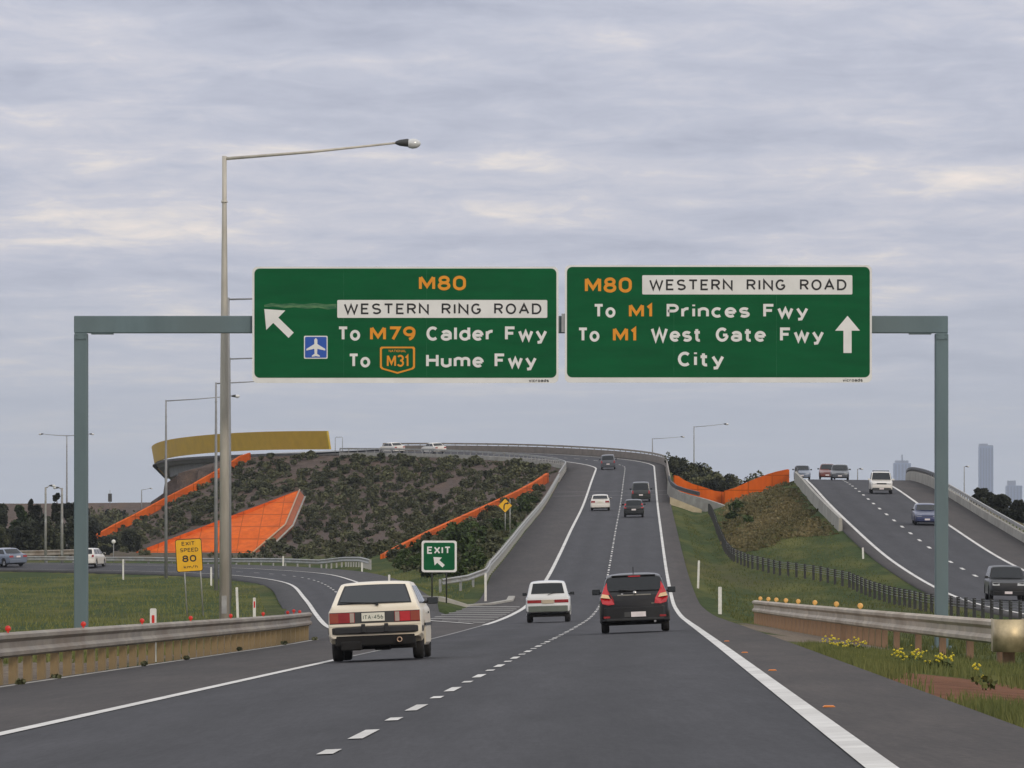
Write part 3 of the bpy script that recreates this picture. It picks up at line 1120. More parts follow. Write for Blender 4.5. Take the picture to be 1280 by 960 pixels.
def stroke(mb, pts, wd, y, th=.004):
    """thick polyline in the (x, z) plane"""
    for p, q in zip(pts[:-1], pts[1:]):
        p, q = Vector(p), Vector(q)
        d = (q - p).normalized(); n_ = Vector((-d.y, d.x)) * wd / 2
        mb.prism([tuple(p - n_), tuple(q - n_), tuple(q + n_), tuple(p + n_)], y, y + th)



# ------------------------------------------------------------------ lettering: even-stroke road sign alphabet
def _arc(cx, cy, rx, ry, a0, a1, n=None):
    n = n or max(4, int(abs(a1 - a0) / 15))
    return [(cx + rx * math.cos(R(a0 + (a1 - a0) * i / n)), cy + ry * math.sin(R(a0 + (a1 - a0) * i / n))) for i in range(n + 1)]


def _glyphs():
    X = .70                                   # x-height
    G = {}
    G['M'] = (.74, [[(0, 0), (0, 1)], [(.74, 0), (.74, 1)], [(.02, 1), (.37, .22), (.72, 1)]])
    G['8'] = (.54, [_arc(.27, .76, .23, .24, 0, 360), _arc(.27, .265, .27, .265, 0, 360)])
    G['0'] = (.56, [_arc(.28, .66, .28, .34, 0, 180) + _arc(.28, .34, .28, .34, 180, 360) + [(.56, .66)]])
    G['7'] = (.52, [[(0, 1), (.52, 1), (.17, 0)]])
    G['9'] = (.54, [_arc(.27, .69, .27, .31, 0, 360), _arc(.20, .62, .34, .62, 5, -80)])
    G['6'] = (.54, [_arc(.27, .31, .27, .31, 0, 360), _arc(.34, .38, .34, .62, 185, 100)])
    G['3'] = (.52, [_arc(.25, .76, .25, .24, 150, -75) + [(.22, .53)], [(.24, .53)] + _arc(.25, .265, .27, .265, 80, -155)])
    G['1'] = (.20, [[(0, .80), (.18, 1), (.18, 0)]])
    G['4'] = (.56, [[(.42, 0), (.42, 1), (0, .28), (.56, .28)]])
    G['5'] = (.54, [[(.48, 1), (.06, 1), (.03, .56)] + _arc(.25, .32, .28, .32, 120, -150)])
    G['2'] = (.52, [_arc(.26, .72, .26, .28, 160, -30) + [(0, 0), (.52, 0)]])
    G['T'] = (.60, [[(0, 1), (.60, 1)], [(.30, 1), (.30, 0)]])
    G['C'] = (.58, [_arc(.31, .5, .31, .5, 48, 312)])
    G['G'] = (.62, [_arc(.31, .5, .31, .5, 48, 335) + [(.60, .44)], [(.62, .46), (.36, .46)]])
    G['F'] = (.50, [[(0, 0), (0, 1), (.50, 1)], [(0, .53), (.42, .53)]])
    G['E'] = (.50, [[(.50, 1), (0, 1), (0, 0), (.50, 0)], [(0, .52), (.42, .52)]])
    G['H'] = (.60, [[(0, 0), (0, 1)], [(.60, 0), (.60, 1)], [(0, .52), (.60, .52)]])
    G['P'] = (.54, [[(0, 0), (0, 1), (.30, 1)] + _arc(.30, .74, .24, .26, 85, -85) + [(0, .48)]])
    G['R'] = (.56, [[(0, 0), (0, 1), (.30, 1)] + _arc(.30, .75, .24, .25, 85, -85) + [(0, .50)], [(.28, .50), (.55, 0)]])
    G['W'] = (.96, [[(0, 1), (.24, 0), (.48, .92), (.72, 0), (.96, 1)]])
    G['S'] = (.56, [_arc(.28, .75, .27, .25, 32, 270) + _arc(.28, .25, .28, .25, 72, -148)])
    G['N'] = (.62, [[(0, 0), (0, 1), (.62, 0), (.62, 1)]])
    G['I'] = (.02, [[(.01, 0), (.01, 1)]])
    G['O'] = (.66, [_arc(.33, .5, .33, .5, 0, 360)])
    G['A'] = (.68, [[(0, 0), (.34, 1), (.68, 0)], [(.13, .33), (.55, .33)]])
    G['D'] = (.60, [[(0, 0), (0, 1), (.26, 1)] + _arc(.26, .5, .34, .5, 85, -85) + [(.26, 0), (0, 0)]])
    G['X'] = (.60, [[(0, 1), (.60, 0)], [(.60, 1), (0, 0)]])
    G['L'] = (.48, [[(0, 1), (0, 0), (.48, 0)]])
    G['V'] = (.66, [[(0, 1), (.33, 0), (.66, 1)]])
    G['o'] = (.54, [_arc(.27, X / 2, .27, X / 2, 0, 360)])
    G['a'] = (.50, [_arc(.25, X - .25, .25, .25, 155, 0) + [(.50, 0)], _arc(.24, X * .28, .24, X * .28, 0, 360)])
    G['d'] = (.50, [_arc(.26, X / 2, .26, X / 2, 0, 360), [(.50, 1.02), (.50, 0)]])
    G['l'] = (.02, [[(.01, 1.02), (.01, 0)]])
    G['e'] = (.52, [[(.0, X * .5), (.52, X * .5)], _arc(.26, X / 2, .26, X / 2, 0, 312)])
    G['r'] = (.32, [[(0, X), (0, 0)], _arc(.27, X * .56, .25, X * .44, 165, 75)])
    G['w'] = (.76, [[(0, X), (.19, 0), (.38, X * .92), (.57, 0), (.76, X)]])
    G['y'] = (.54, [[(0, X), (.28, .04)], [(.54, X), (.22, -.24), (.04, -.27)]])
    G['u'] = (.48, [[(0, X), (0, .24)] + _arc(.24, .24, .24, .24, 195, 345) + [(.48, .24)], [(.48, X), (.48, 0)]])
    G['m'] = (.84, [[(0, X), (0, 0)], [(0, .44)] + _arc(.21, .48, .21, .22, 165, 10) + [(.42, .44), (.42, 0)], [(.42, .44)] + _arc(.63, .48, .21, .22, 165, 10) + [(.84, .44), (.84, 0)]])
    G['n'] = (.48, [[(0, X), (0, 0)], [(0, .44)] + _arc(.24, .46, .24, .24, 165, 10) + [(.48, .44), (.48, 0)]])
    G['h'] = (.48, [[(0, 1.02), (0, 0)], [(0, .44)] + _arc(.24, .46, .24, .24, 165, 10) + [(.48, .44), (.48, 0)]])
    G['i'] = (.02, [[(.01, X), (.01, 0)], [(.01, .92), (.01, 1.06)]])
    G['c'] = (.46, [_arc(.26, X / 2, .26, X / 2, 50, 310)])
    G['s'] = (.46, [_arc(.23, X * .75, .215, X * .25, 28, 270) + _arc(.23, X * .25, .23, X * .25, 68, -148)])
    G['t'] = (.34, [[(.12, .98), (.12, .16)] + _arc(.27, .16, .15, .16, 190, 290), [(-.04, X), (.32, X)]])
    G['k'] = (.46, [[(0, 1.02), (0, 0)], [(.44, X), (0, .28)], [(.16, .42), (.46, 0)]])
    G['v'] = (.50, [[(0, X), (.25, 0), (.50, X)]])
    G['/'] = (.40, [[(0, -.1), (.40, 1.05)]])
    G['-'] = (.26, [[(0, .48), (.26, .48)]])
    return G


GLYPH = _glyphs()


def ribbon2d(pts, wd):
    """mitred outline of a polyline: list of (left, right) pairs"""
    pts = [p for i, p in enumerate(pts) if i == 0 or abs(p[0] - pts[i - 1][0]) + abs(p[1] - pts[i - 1][1]) > 1e-5]
    out = []; n = len(pts)
    closed = n > 3 and abs(pts[0][0] - pts[-1][0]) < 1e-6 and abs(pts[0][1] - pts[-1][1]) < 1e-6
    V = [Vector(p) for p in pts]
    for i in range(n):
        a = V[i] - V[i - 1] if i else (V[0] - V[-2] if closed else V[1] - V[0])
        b = V[i + 1] - V[i] if i < n - 1 else (V[1] - V[0] if closed else V[-1] - V[-2])
        a = a.normalized(); b = b.normalized()
        na, nb = Vector((-a.y, a.x)), Vector((-b.y, b.x))
        m = (na + nb)
        if m.length < .35:
            m = na
        else:
            m.normalize(); m = m / max(m.dot(na), .42)
        out.append((V[i] + m * wd / 2, V[i] - m * wd / 2))
    return out


def word(parent, s, x0, x1, zbase, ztop, m, y=-.012, bold=.035, space=1.0, name='lettering'):
    """set a word so that it fills x0..x1 with capitals from zbase to ztop (local units)"""
    H_ = ztop - zbase
    t = .165 if bold < .01 else (.20 if bold >= .028 else .165)      # stroke width in cap heights
    gap = (.17 if bold < .01 else .11) * space
    adv, tot = [], 0.0
    for ch in s:
        adv.append(tot); tot += GLYPH[ch][0] + t + gap
    tot -= gap
    sx = (x1 - x0) / (tot * H_)
    mb = MB(); k = 0
    for ch, a in zip(s, adv):
        for pl_ in GLYPH[ch][1]:
            q = [((a + t / 2 + px_) * H_ * sx, (t / 2 + pz_ * (1 - t)) * H_) for px_, pz_ in pl_]
            rb_ = ribbon2d(q, t * H_ * min(1.0, max(.8, sx ** .5)))
            yy = y - .0006 * (k % 5); k += 1
            vs = [(x0 + p.x, yy, zbase + p.y) for pr in rb_ for p in pr]
            mb.add(vs, [(2 * i, 2 * i + 1, 2 * i + 3, 2 * i + 2) for i in range(len(rb_) - 1)])
    return mb.build(name, M[m], parent)


def gword(sg, s, px0, px1, pyb, pyt, m, **k):
    a, b = gp(px0, pyb), gp(px1, pyt)
    return word(sg, s, a.x, b.x, a.z, b.z, m, **k)


def big_sign(label, x0, y0, x1, y1):
    sg = empty('direction_sign', (0, GY - .30, 0))
    tag(sg, label, 'road sign')
    a, b = gp(x0, y1), gp(x1, y0)
    mb = MB(); mb.prism(rrect(a.x, a.z, b.x, b.z, .13), 0, .04)
    mb.build('border', M['sign_white'], sg)
    a, b = gp(x0 + 2.6, y1 - 6.5), gp(x1 - 2.6, y0 + 2.2)
    mb = MB(); mb.prism(rrect(a.x, a.z, b.x, b.z, .13), -.006, -.002)
    mb.build('face_panel', M['sign_green'], sg)
    for f in (.2, .5, .8):
        mb = MB(); mb.box((a.x + (b.x - a.x) * f, .085, (a.z + b.z) / 2), (.06, .09, (b.z - a.z) * .96))
        mb.build('stiffener', M['alu'], sg)
    return sg


sg = big_sign('left green overhead sign with diagonal arrow, aeroplane symbol and M79 and M31 route numbers', 316, 334, 698, 479)
B1 = .030
gword(sg, 'M80', 523.5, 583, 363.5, 345.2, 'sign_orange', bold=B1)
def plate(sg, x0, y0, x1, y1, m='sign_white', yy=(-.012, -.007), name='name_plate'):
    a, b = gp(x0, y1), gp(x1, y0)
    mb = MB(); mb.prism(rrect(a.x, a.z, b.x, b.z, .03), *yy)
    return mb.build(name, M[m], sg)
pl = plate(sg, 422, 375.5, 684, 397.8)
gword(pl, 'WESTERN', 430, 536.5, 393.3, 379.8, 'sign_black', y=-.016, bold=.004)
gword(pl, 'RING', 552, 602, 393.3, 379.8, 'sign_black', y=-.016, bold=.004)
gword(pl, 'ROAD', 617.5, 677, 393.3, 379.8, 'sign_black', y=-.016, bold=.004)
gword(sg, 'To', 422.5, 450.5, 426.3, 408.5, 'sign_white', bold=B1)
gword(sg, 'M79', 462.5, 520, 426.3, 408.5, 'sign_orange', bold=B1)
gword(sg, 'Calder', 533, 617.5, 426.3, 408.5, 'sign_white', bold=B1)
gword(sg, 'Fwy', 631, 684, 426.3, 408.5, 'sign_white', bold=B1)
gword(sg, 'To', 436, 463, 459.7, 442.3, 'sign_white', bold=B1)
gword(sg, 'Hume', 532.5, 605, 459.7, 442.3, 'sign_white', bold=B1)
gword(sg, 'Fwy', 618, 671, 459.7, 442.3, 'sign_white', bold=B1)
gword(sg, 'vicroads', 661, 686, 477.9, 474.0, 'sign_black', bold=.03, y=-.004)


def px_poly(parent, name, pts, m, y0=-.012, y1=-.007, conv=gp):
    mb = MB()
    mb.prism([(conv(*p).x, conv(*p).z) for p in pts], y0, y1)
    return mb.build(name, M[m], parent)


def arrow_up_left(parent, tip, tail, head, wide, shaft, m, conv=gp):
    tip, tail = Vector(tip), Vector(tail)
    d = (tail - tip).normalized(); n_ = Vector((-d.y, d.x))
    hb = tip + d * head
    pts = [tip, hb + n_ * wide / 2, hb + n_ * shaft / 2, tail + n_ * shaft / 2, tail - n_ * shaft / 2, hb - n_ * shaft / 2, hb - n_ * wide / 2]
    return px_poly(parent, 'arrow', [tuple(p) for p in pts], m, conv=conv)


arrow_up_left(sg, (331, 386.8), (364.5, 419.5), 20, 34, 9.2, 'sign_white')
# aeroplane symbol
ap = plate(sg, 380.5, 420.2, 410, 448.8, name='airport_symbol')
plate(ap, 381.8, 421.5, 408.7, 447.5, 'sign_blue', (-.016, -.0125), 'field')
cxa = 395.3
px_poly(ap, 'aeroplane', [(cxa, 422.8), (cxa + 1.9, 425), (cxa + 1.9, 430.5), (cxa + 11.8, 436.6), (cxa + 11.8, 438.6), (cxa + 1.9, 436.4), (cxa + 1.6, 442.6), (cxa + 5, 445), (cxa + 5, 446.4),
                          (cxa, 445.6), (cxa - 5, 446.4), (cxa - 5, 445), (cxa - 1.6, 442.6), (cxa - 1.9, 436.4), (cxa - 11.8, 438.6), (cxa - 11.8, 436.6), (cxa - 1.9, 430.5), (cxa - 1.9, 425)], 'sign_white', -.021, -.0165)
# route shield outline
sh = [(477, 433.8), (517.6, 433.8), (519, 435.4), (519, 459.5), (516.8, 461.9), (497.2, 467.5), (477.4, 461.9), (475.2, 459.5), (475.2, 435.4)]
px_poly(sg, 'route_shield', sh, 'sign_orange')
cx_s, cy_s = 497.1, 449.6
shi = [(cx_s + (x - cx_s) * .885, cy_s + (y - cy_s) * .875) for x, y in sh]
sp_ = px_poly(sg, 'shield_field', shi, 'sign_green', -.016, -.0125)
gword(sp_, 'M31', 484, 511, 459, 443.8, 'sign_orange', bold=.01, y=-.02)
gword(sp_, 'NATIONAL', 486.3, 508, 440.6, 437.6, 'sign_orange', bold=.02, y=-.02)
# pale green wavy strip above the arrow and the vertical joint of the sheets
M['pale_streak'] = mat('sign_pale_streak', (0.10, 0.22, 0.09), (0.012, 0.105, 0.04), 2.6, .5, lo=.42, hi=.62, stretch=(1, 1, 6))
px_poly(sg, 'streak_mark', [(331, 381.5), (340, 379.5), (352, 380.6), (366, 379.6), (380, 380.8), (395, 379.4), (408, 381), (421, 380.4), (421, 386), (410, 387.4), (398, 385), (384, 386.6), (370, 384.6), (355, 385.6), (342, 383.4), (331, 384)], 'pale_streak', -.0085, -.0065)

sg = big_sign('right green overhead sign with a straight-up arrow, Princes Fwy, West Gate Fwy and City', 706, 332, 1089, 478.5)
gword(sg, 'M80', 730.6, 789.8, 366.3, 347.3, 'sign_orange', bold=B1)
pl = plate(sg, 802.5, 344.6, 1064.6, 368.6)
gword(pl, 'WESTERN', 811, 915.5, 363.4, 349.8, 'sign_black', y=-.016, bold=.004)
gword(pl, 'RING', 932.5, 981.5, 363.4, 349.8, 'sign_black', y=-.016, bold=.004)
gword(pl, 'ROAD', 999, 1057.5, 363.4, 349.8, 'sign_black', y=-.016, bold=.004)
for s_, a, b, yb, yt, m in (('To', 741.5, 769, 397.6, 380.4, 'sign_white'), ('M1', 785.5, 815.5, 397.6, 380.4, 'sign_orange'), ('Princes', 832.5, 937, 397.6, 380.4, 'sign_white'), ('Fwy', 953, 1010, 397.6, 380.4, 'sign_white'),
                            ('To', 722, 749, 427.6, 409.8, 'sign_white'), ('M1', 765.6, 795.6, 427.6, 409.8, 'sign_orange'), ('West', 813, 876.5, 427.6, 409.8, 'sign_white'), ('Gate', 894, 957, 427.6, 409.8, 'sign_white'), ('Fwy', 974, 1029.5, 427.6, 409.8, 'sign_white'),
                            ('City', 846.5, 905, 458.4, 440, 'sign_white')):
    gword(sg, s_, a, b, yb, yt, m, bold=B1)
arrow_up_left(sg, (1058.6, 395.3), (1058.6, 441.6), 18.5, 31, 10.2, 'sign_white')
gword(sg, 'vicroads', 1052.5, 1077.5, 477.4, 473.4, 'sign_black', bold=.03, y=-.004)


M['joint'] = mat('sheet_joint', (0.03, 0.15, 0.07), (0.008, 0.10, 0.035), 4, .6, spec=.12)
for s_, xs_ in zip([o for o in COL.objects if o.name.startswith('direction_sign')], ((533.5, 430), (970, 842))):
    for x_ in xs_:
        a_ = gp(x_, 400)
        mb = MB(); mb.box((a_.x, -.0075, (gp(0, 337).z + gp(0, 472).z) / 2), (.012, .003, gp(0, 337).z - gp(0, 472).z))
        mb.build('sheet_joint', M['joint'], s_)

# ------------------------------------------------------------------ smaller signs
def post_sign(name, label, cat, px, py_c, Y, w_px, h_px, faces, tilt=0.0, posts=(0,), pw=.04, post_m='galv', hang=0.0):
    """a plate on round posts; root on the ground under the plate's centre"""
    x = PX(px, Y)
    g = terrain(x, Y)
    root = empty(name, (x, Y, g), (0, R(tilt), 0))
    tag(root, label, cat)
    s_ = F / Y
    zc = -(py_c - 645) / s_ - g
    conv = lambda qx, qy: Vector(((qx - px) / s_, 0, zc - (qy - py_c) / s_))
    for p in posts:
        xx = p / s_
        mb = MB(); mb.tube([(xx, .05, -.3), (xx, .05, zc + h_px / 2 / s_ - .05)], pw, 8)
        mb.build('post', M[post_m], root)
    for (nm, poly, m, y0, y1) in faces(conv):
        mb = MB(); mb.prism(poly, y0, y1)
        mb.build(nm, M[m], root)
    return root, conv, s_


def rect_faces(px, py, w_, h_, border, mb_, mf, r=.12):
    def f(conv):
        a, b = conv(px - w_ / 2, py + h_ / 2), conv(px + w_ / 2, py - h_ / 2)
        a2, b2 = conv(px - w_ / 2 + border, py + h_ / 2 - border), conv(px + w_ / 2 - border, py - h_ / 2 + border)
        return [('border', rrect(a.x, a.z, b.x, b.z, r), mb_, 0, .03), ('face_panel', rrect(a2.x, a2.z, b2.x, b2.z, r * .8), mf, -.006, -.002)]
    return f


root, cv, s_ = post_sign('exit_sign', 'green EXIT sign with a white arrow standing in the grass nose of the gore', 'road sign', 549, 695.5, 300, 44, 39,
                         rect_faces(549, 695.5, 44, 39.5, 2.6, 'sign_white', 'sign_green'), posts=(-9, 9), pw=.035, post_m='post_dark')
def pw_(root, cv, s, x0, x1, yb, yt, m, **k):
    a, b = cv(x0, yb), cv(x1, yt)
    return word(root, s, a.x, b.x, a.z, b.z, m, **k)
pw_(root, cv, 'EXIT', 533.8, 563.5, 692.2, 683.2, 'sign_white', bold=.03, space=1.15)
arrow_up_left(root, (541.8, 696.3), (554.5, 707.8), 8.2, 13.5, 4.2, 'sign_white', conv=lambda x, y: cv(x, y))

root, cv, s_ = post_sign('exit_speed_sign', 'tilted yellow EXIT SPEED 80 sign on two thin posts in the left field', 'road sign', 241, 694, 270, 33, 41,
                         rect_faces(241, 694, 33, 41, .8, 'sign_black', 'sign_yellow', .10), tilt=-3.5, posts=(-7, 13), pw=.03)
pw_(root, cv, 'EXIT', 232.5, 249, 681.6, 676.8, 'sign_black', bold=.012)
pw_(root, cv, 'SPEED', 230, 253, 689.6, 684.8, 'sign_black', bold=.012)
pw_(root, cv, '80', 232, 250, 702.2, 693.8, 'sign_black', bold=.03)
pw_(root, cv, 'km/h', 233.5, 251, 710.3, 706.5, 'sign_black', bold=.02)

def diamond(conv):
    return [('border', [(conv(631.5 + dx, 632 + dy).x, conv(631.5 + dx, 632 + dy).z) for dx, dy in ((0, 9.2), (9.2, 0), (0, -9.2), (-9.2, 0))], 'sign_black', 0, .03),
            ('face_panel', [(conv(631.5 + dx, 632 + dy).x, conv(631.5 + dx, 632 + dy).z) for dx, dy in ((0, 8.6), (8.6, 0), (0, -8.6), (-8.6, 0))], 'sign_yellow', -.006, -.002)]
root, cv, s_ = post_sign('curve_warning_sign', 'yellow diamond curve warning sign on two posts beside the uphill guardrail', 'road sign', 631.5, 632, 488, 18, 18, diamond, posts=(0, 6), pw=.035)
mb = MB()
pts = [(630, 637), (630, 632), (631.5, 629.5), (634.5, 629)]
stroke(mb, [(cv(*p).x, cv(*p).z) for p in pts], .09, -.012)
mb.prism([(cv(*p).x, cv(*p).z) for p in ((636.6, 629), (634, 627.2), (634, 630.8))], -.012, -.008)
mb.build('symbol', M['sign_black'], root)

# ------------------------------------------------------------------ street lamps
def street_lamp(label, px, Y, top, ax, ay, r0=.13, r1=.06, group=None, double=None, m='pole', head=1.0, g=None):
    """px: pole pixel; top: pole top pixel; (ax, ay): arm end pixel"""
    x = PX(px, Y)
    s_ = F / Y
    gz = terrain(x, Y) if g is None else g
    root = empty('street_lamp', (x, Y, gz))
    tag(root, label, 'street lamp', group)
    zt = -(top - 645) / s_ - gz
    mb = MB(); mb.tube([(0, 0, -.3), (0, 0, zt * .55), (0, 0, zt * .9), (0, 0, zt)], [r0, r0 * .62 + r1 * .38, r1 * 1.02, r1], 14)
    pole = mb.build('pole', M[m], root)
    c = MB(); c.tube([(0, 0, zt * .905), (0, 0, zt * .905 + .05)], r1 * 1.35, 12)
    c.build('collar', M[m], pole)
    if r0 > .12:
        b_ = MB(); b_.box((0, 0, .31), (.45, .45, .03)); b_.build('base_plate', M['galv'], pole)
        d_ = MB(); d_.box((0, -r0 + .005, 1.1), (.13, .02, .45)); d_.build('access_door', M['galv'], pole)
    for (ex, ey) in [(ax, ay)] + ([double] if double else []):
        dx, dz = (ex - px) / s_, -(ey - top) / s_
        sg_ = 1 if dx > 0 else -1
        a = MB()
        a.tube([(0, 0, zt - .07), (dx * .5, 0, zt - .07 + (dz) * .52), (dx, 0, zt + dz)], [r1 * .72, r1 * .58, r1 * .45], 10)
        arm = a.build('arm', M[m], root)
        h = MB()
        hx, hz = dx, zt + dz
        L_ = .52 * head
        sec = [(-.05, .035), (.05, .075), (.20, .095), (.26, .10)]
        h.lathe([(sg_ * q * head, r * head) for q, r in sec] , 12, 'x', c=(hx, 0, hz))
        hd_ = h.build('lamp_head', M['trim_grey'], root)
        l = MB()
        l.lathe([(sg_ * q * head, r * head) for q, r in ((.26, .10), (.36, .125), (.46, .11), (.54, .055), (.56, .0))], 12, 'x', c=(hx, 0, hz - .02))
        l.build('lens', M['lampglass'], hd_)
    return root


M['lampglass'] = mat('lamp_glass', (0.66, 0.66, 0.64), None, 3, .15, .1, coat=.4)
street_lamp('tallest and nearest street lamp, just behind the left guardrail, long arm over the road', 280.5, 160, 195, 497, 178.5, .138, .060, head=1.05)
LG = 'street lamps along the exit ramp'
street_lamp('nearest of the thin street lamps behind the big lamp, its arm ending behind the sign', 285.5, 246, 372, 410, 369, .10, .05, LG, m='pole_far')
street_lamp('second thin street lamp along the ramp, mostly hidden behind the big lamp pole', 287, 331, 447, 385, 444, .11, .055, LG, m='pole_far')
street_lamp('third street lamp along the ramp, its arm just below the left green sign', 270, 380, 478, 352, 474, .12, .06, LG, m='pole_far')
street_lamp('fourth street lamp along the ramp, standing alone left of the big lamp in the field', 207.5, 447, 500, 290, 495, .12, .06, LG, m='pole_far')
DG = 'lamps in the background'
street_lamp('distant double-armed lamp standing beyond the left gantry post', 83.5, 760, 544, 54, 542.5, .13, .07, DG, (112, 542.5), 'pole_far')
street_lamp('short pale lamp post left of its twin in front of the dark trees', 57, 590, 609, 62, 607, .12, .09, DG, None, 'galv')
street_lamp('short pale lamp post right of its twin in front of the tallest dark tree', 77.5, 590, 610, 73.5, 609.5, .14, .10, DG, None, 'galv')
street_lamp('tiny lamp on the skyline just left of the gold bridge', 177, 1160, 612, 187, 610.5, .12, .08, DG, None, 'pole_far')
street_lamp('taller of the two lamps on the skyline right of the hill crest', 867.5, 760, 533, 905, 530, .12, .06, DG, None, 'pole_far', g=-4)
street_lamp('shorter of the two lamps on the skyline above the crest of the hill', 815.5, 900, 548, 851, 546, .12, .06, DG, None, 'pole_far', g=5.5)
street_lamp('thin pole beyond the oncoming barrier, left of the tallest skyscraper', 1205.3, 900, 583, 1207, 583, .10, .06, DG, None, 'pole_far', g=-4)
street_lamp('thin short pole on the crest of the oncoming road', 1072, 850, 586, 1074, 586, .10, .06, DG, None, 'pole_far', g=0)

# small dark sign and white disc far left
root = empty('small_sign', T(PX(137.5, 1165), 1165)); tag(root, 'small dark sign on a post on the skyline left of the gold bridge', 'sign')
g = root.location.z
mb = MB(); mb.tube([(0, 0, -.3), (0, 0, 3.6)], .06, 6); mb.build('post', M['pole_far'], root)
zt = (645 - 617) * 1165 / F - g
mb = MB(); mb.box((0, -.1, zt - .75), (.72, .06, 1.5)); mb.build('plate', M['trim_grey'], root)
root = empty('disc_marker', T(PX(142, 600), 600)); tag(root, 'small white round marker disc on a post by the ramp guardrail', 'sign')
g = root.location.z; zt = (645 - 677) * 600 / F - g
mb = MB(); mb.tube([(0, 0, -.3), (0, 0, zt)], .04, 6); mb.build('post', M['pole_far'], root)
mb = MB(); mb.lathe([(-.03, 0), (-.03, .20), (0, .20), (0, 0)], 14, 'y', c=(0, -.05, zt)); mb.build('disc', M['sign_white'], root)


# ------------------------------------------------------------------ barriers
WB = [(0, .80), (.022, .795), (.085, .765), (.088, .715), (.030, .665), (.030, .585), (.088, .535), (.085, .485), (.022, .455), (0, .45),
      (-.012, .45), (.012, .468), (.072, .492), (.075, .530), (.016, .578), (.016, .672), (.075, .720), (.072, .758), (.016, .783), (-.012, .787)]


def resample(pts, step):
    pts = np.array([tuple(p) for p in pts], float)
    d = np.concatenate([[0], np.cumsum(np.linalg.norm(np.diff(pts[:, :2], axis=0), axis=1))])
    n = max(2, int(round(d[-1] / step)) + 1)
    t = np.linspace(0, d[-1], n)
    return [Vector([float(np.interp(q, d, pts[:, j])) for j in range(3)]) for q in t]


def guardrail(label, pts, side=1, post_step=2.0, rail_step=3.0, m='galv_old', mpost='post', post_w=(.15, .12), group=None, h=1.0, reflect=None, deep=1.0, cat='guardrail', post_h=.80, rails=True, name='guardrail', conc=False):
    """pts: ground points along the rail; side=+1 when the face is to the right of travel"""
    pts = [Vector(p) for p in pts]
    root = empty(name, pts[0]); tag(root, label, cat, group)
    o0 = pts[0]
    path = [p - o0 for p in resample(pts, rail_step)]
    mb = MB()
    zc = .625
    prof = [(side * a, (zc + (b - zc) * deep) * h) for a, b in WB]
    mb.sweep(path, prof, smooth=False)
    mb.build('rail', M[m], root)
    pp = [p - o0 for p in resample(pts, post_step)] if isinstance(post_step, (int, float)) else [Vector(p) - o0 for p in post_step]
    pm = None
    for i, p in enumerate(pp):
        if pm is None:
            q = MB()
            # C-section post with the open side along the rail
            w_, d_ = post_w
            sec = [(0, -w_ / 2), (0, w_ / 2), (-d_, w_ / 2), (-d_, w_ / 2 - .02), (-.02, w_ / 2 - .02), (-.02, -w_ / 2 + .02), (-d_, -w_ / 2 + .02), (-d_, -w_ / 2)]
            hh = post_h * h - .02
            vs = [(side * a * 1.0 - side * .015, b, -.35) for a, b in sec] + [(side * a - side * .015, b, hh) for a, b in sec]
            n = len(sec)
            q.add(vs, [tuple(range(n)), tuple(range(2 * n - 1, n - 1, -1))] + [(k, (k + 1) % n, (k + 1) % n + n, k + n) for k in range(n)])
            pm = q.mesh('post'); pm.materials.append(M[mpost])
        o = bpy.data.objects.new('post', pm); COL.objects.link(o); o.parent = root
        nx = pp[min(i + 1, len(pp) - 1)] - pp[max(i - 1, 0)]
        o.location = p; o.rotation_euler = (0, 0, math.atan2(-nx.x, nx.y))
    if reflect:
        rp, rm, rr = reflect
        me = None
        for p in rp:
            if me is None:
                q = MB(); q.lathe([(-.012, 0), (-.012, rr * .72), (-.004, rr), (.012, rr), (.012, 0)], 14, 'y')
                q.box((0, .0, -rr - .02), (.03, .012, .08))
                me = q.mesh('reflector'); me.materials.append(M[rm])
            o = bpy.data.objects.new('reflector', me); COL.objects.link(o); o.parent = root
            o.location = Vector(p) - o0
    return root


# left guardrail beside the near carriageway
def lb(y, dz=0.0):
    x = -9.82 + .02127 * y
    return Vector((x, y, plane_z(x, y) - .02 + dz))
lpts = [lb(y) for y in np.arange(62, 184.1, 2)]
lref = [lb(y, .88) + Vector((.02, 0, 0)) for y in (84.5, 97, 110, 122.8, 135.9, 149, 161.6)] + [lb(173, .87), lb(176, .90), lb(179, .86)]
gr = guardrail('long guardrail on the left with tan posts and red reflectors along its top', lpts, 1, 2.3, reflect=(lref, 'red_reflect', .046), deep=1.12, post_w=(.235, .13))
# flared end of that rail
e = MB()
c0 = lb(184) - Vector(lpts[0])
e.sweep([c0, c0 + Vector((-.12, .5, 0)), c0 + Vector((-.42, .85, 0))], [(a, b) for a, b in WB])
e.build('end_terminal', M['galv_old'], gr)

mb = MB()
mb.sweep([lb(y) for y in np.arange(62, 186, 2)], [(.18, -.1), (.18, .035), (.46, .03), (.46, -.1)])
tag(mb.build('kerb', M['concrete']), kind='structure')
# right guardrail in the median
def rb(y, dz=0.0):
    x = 8.47 + .15 * max(0, (y - 190) / 35) ** 2
    return Vector((x, y, terrain(x, y) + dz))
rpts = [rb(y) for y in np.arange(109.5, 226, 2.5)]
RB0 = list(rpts)
ps = [rb(y) for y in [110.6, 118, 125.5, 133, 140.5] + list(np.arange(145, 226, 2.6))]
rref = [rb(y, .92) for y in (218, 210, 203, 195.5, 187, 176.7, 165, 153.7)]
gr2 = guardrail('short guardrail in the right median with amber discs on top and a galvanised end plate', rpts, -1, ps, m='galv_tan', reflect=(rref, 'amber_reflect', .07), post_w=(.17, .13), deep=1.25, mpost='post_brown')
mb = MB()
bn = []
for k in range(13):                       # rounded bull-nose of the terminal
    a = R(-100 + 200 * k / 12)
    bn.append(Vector((.30 * math.sin(a) + .12, -.30 * math.cos(a) - .55, 0)))
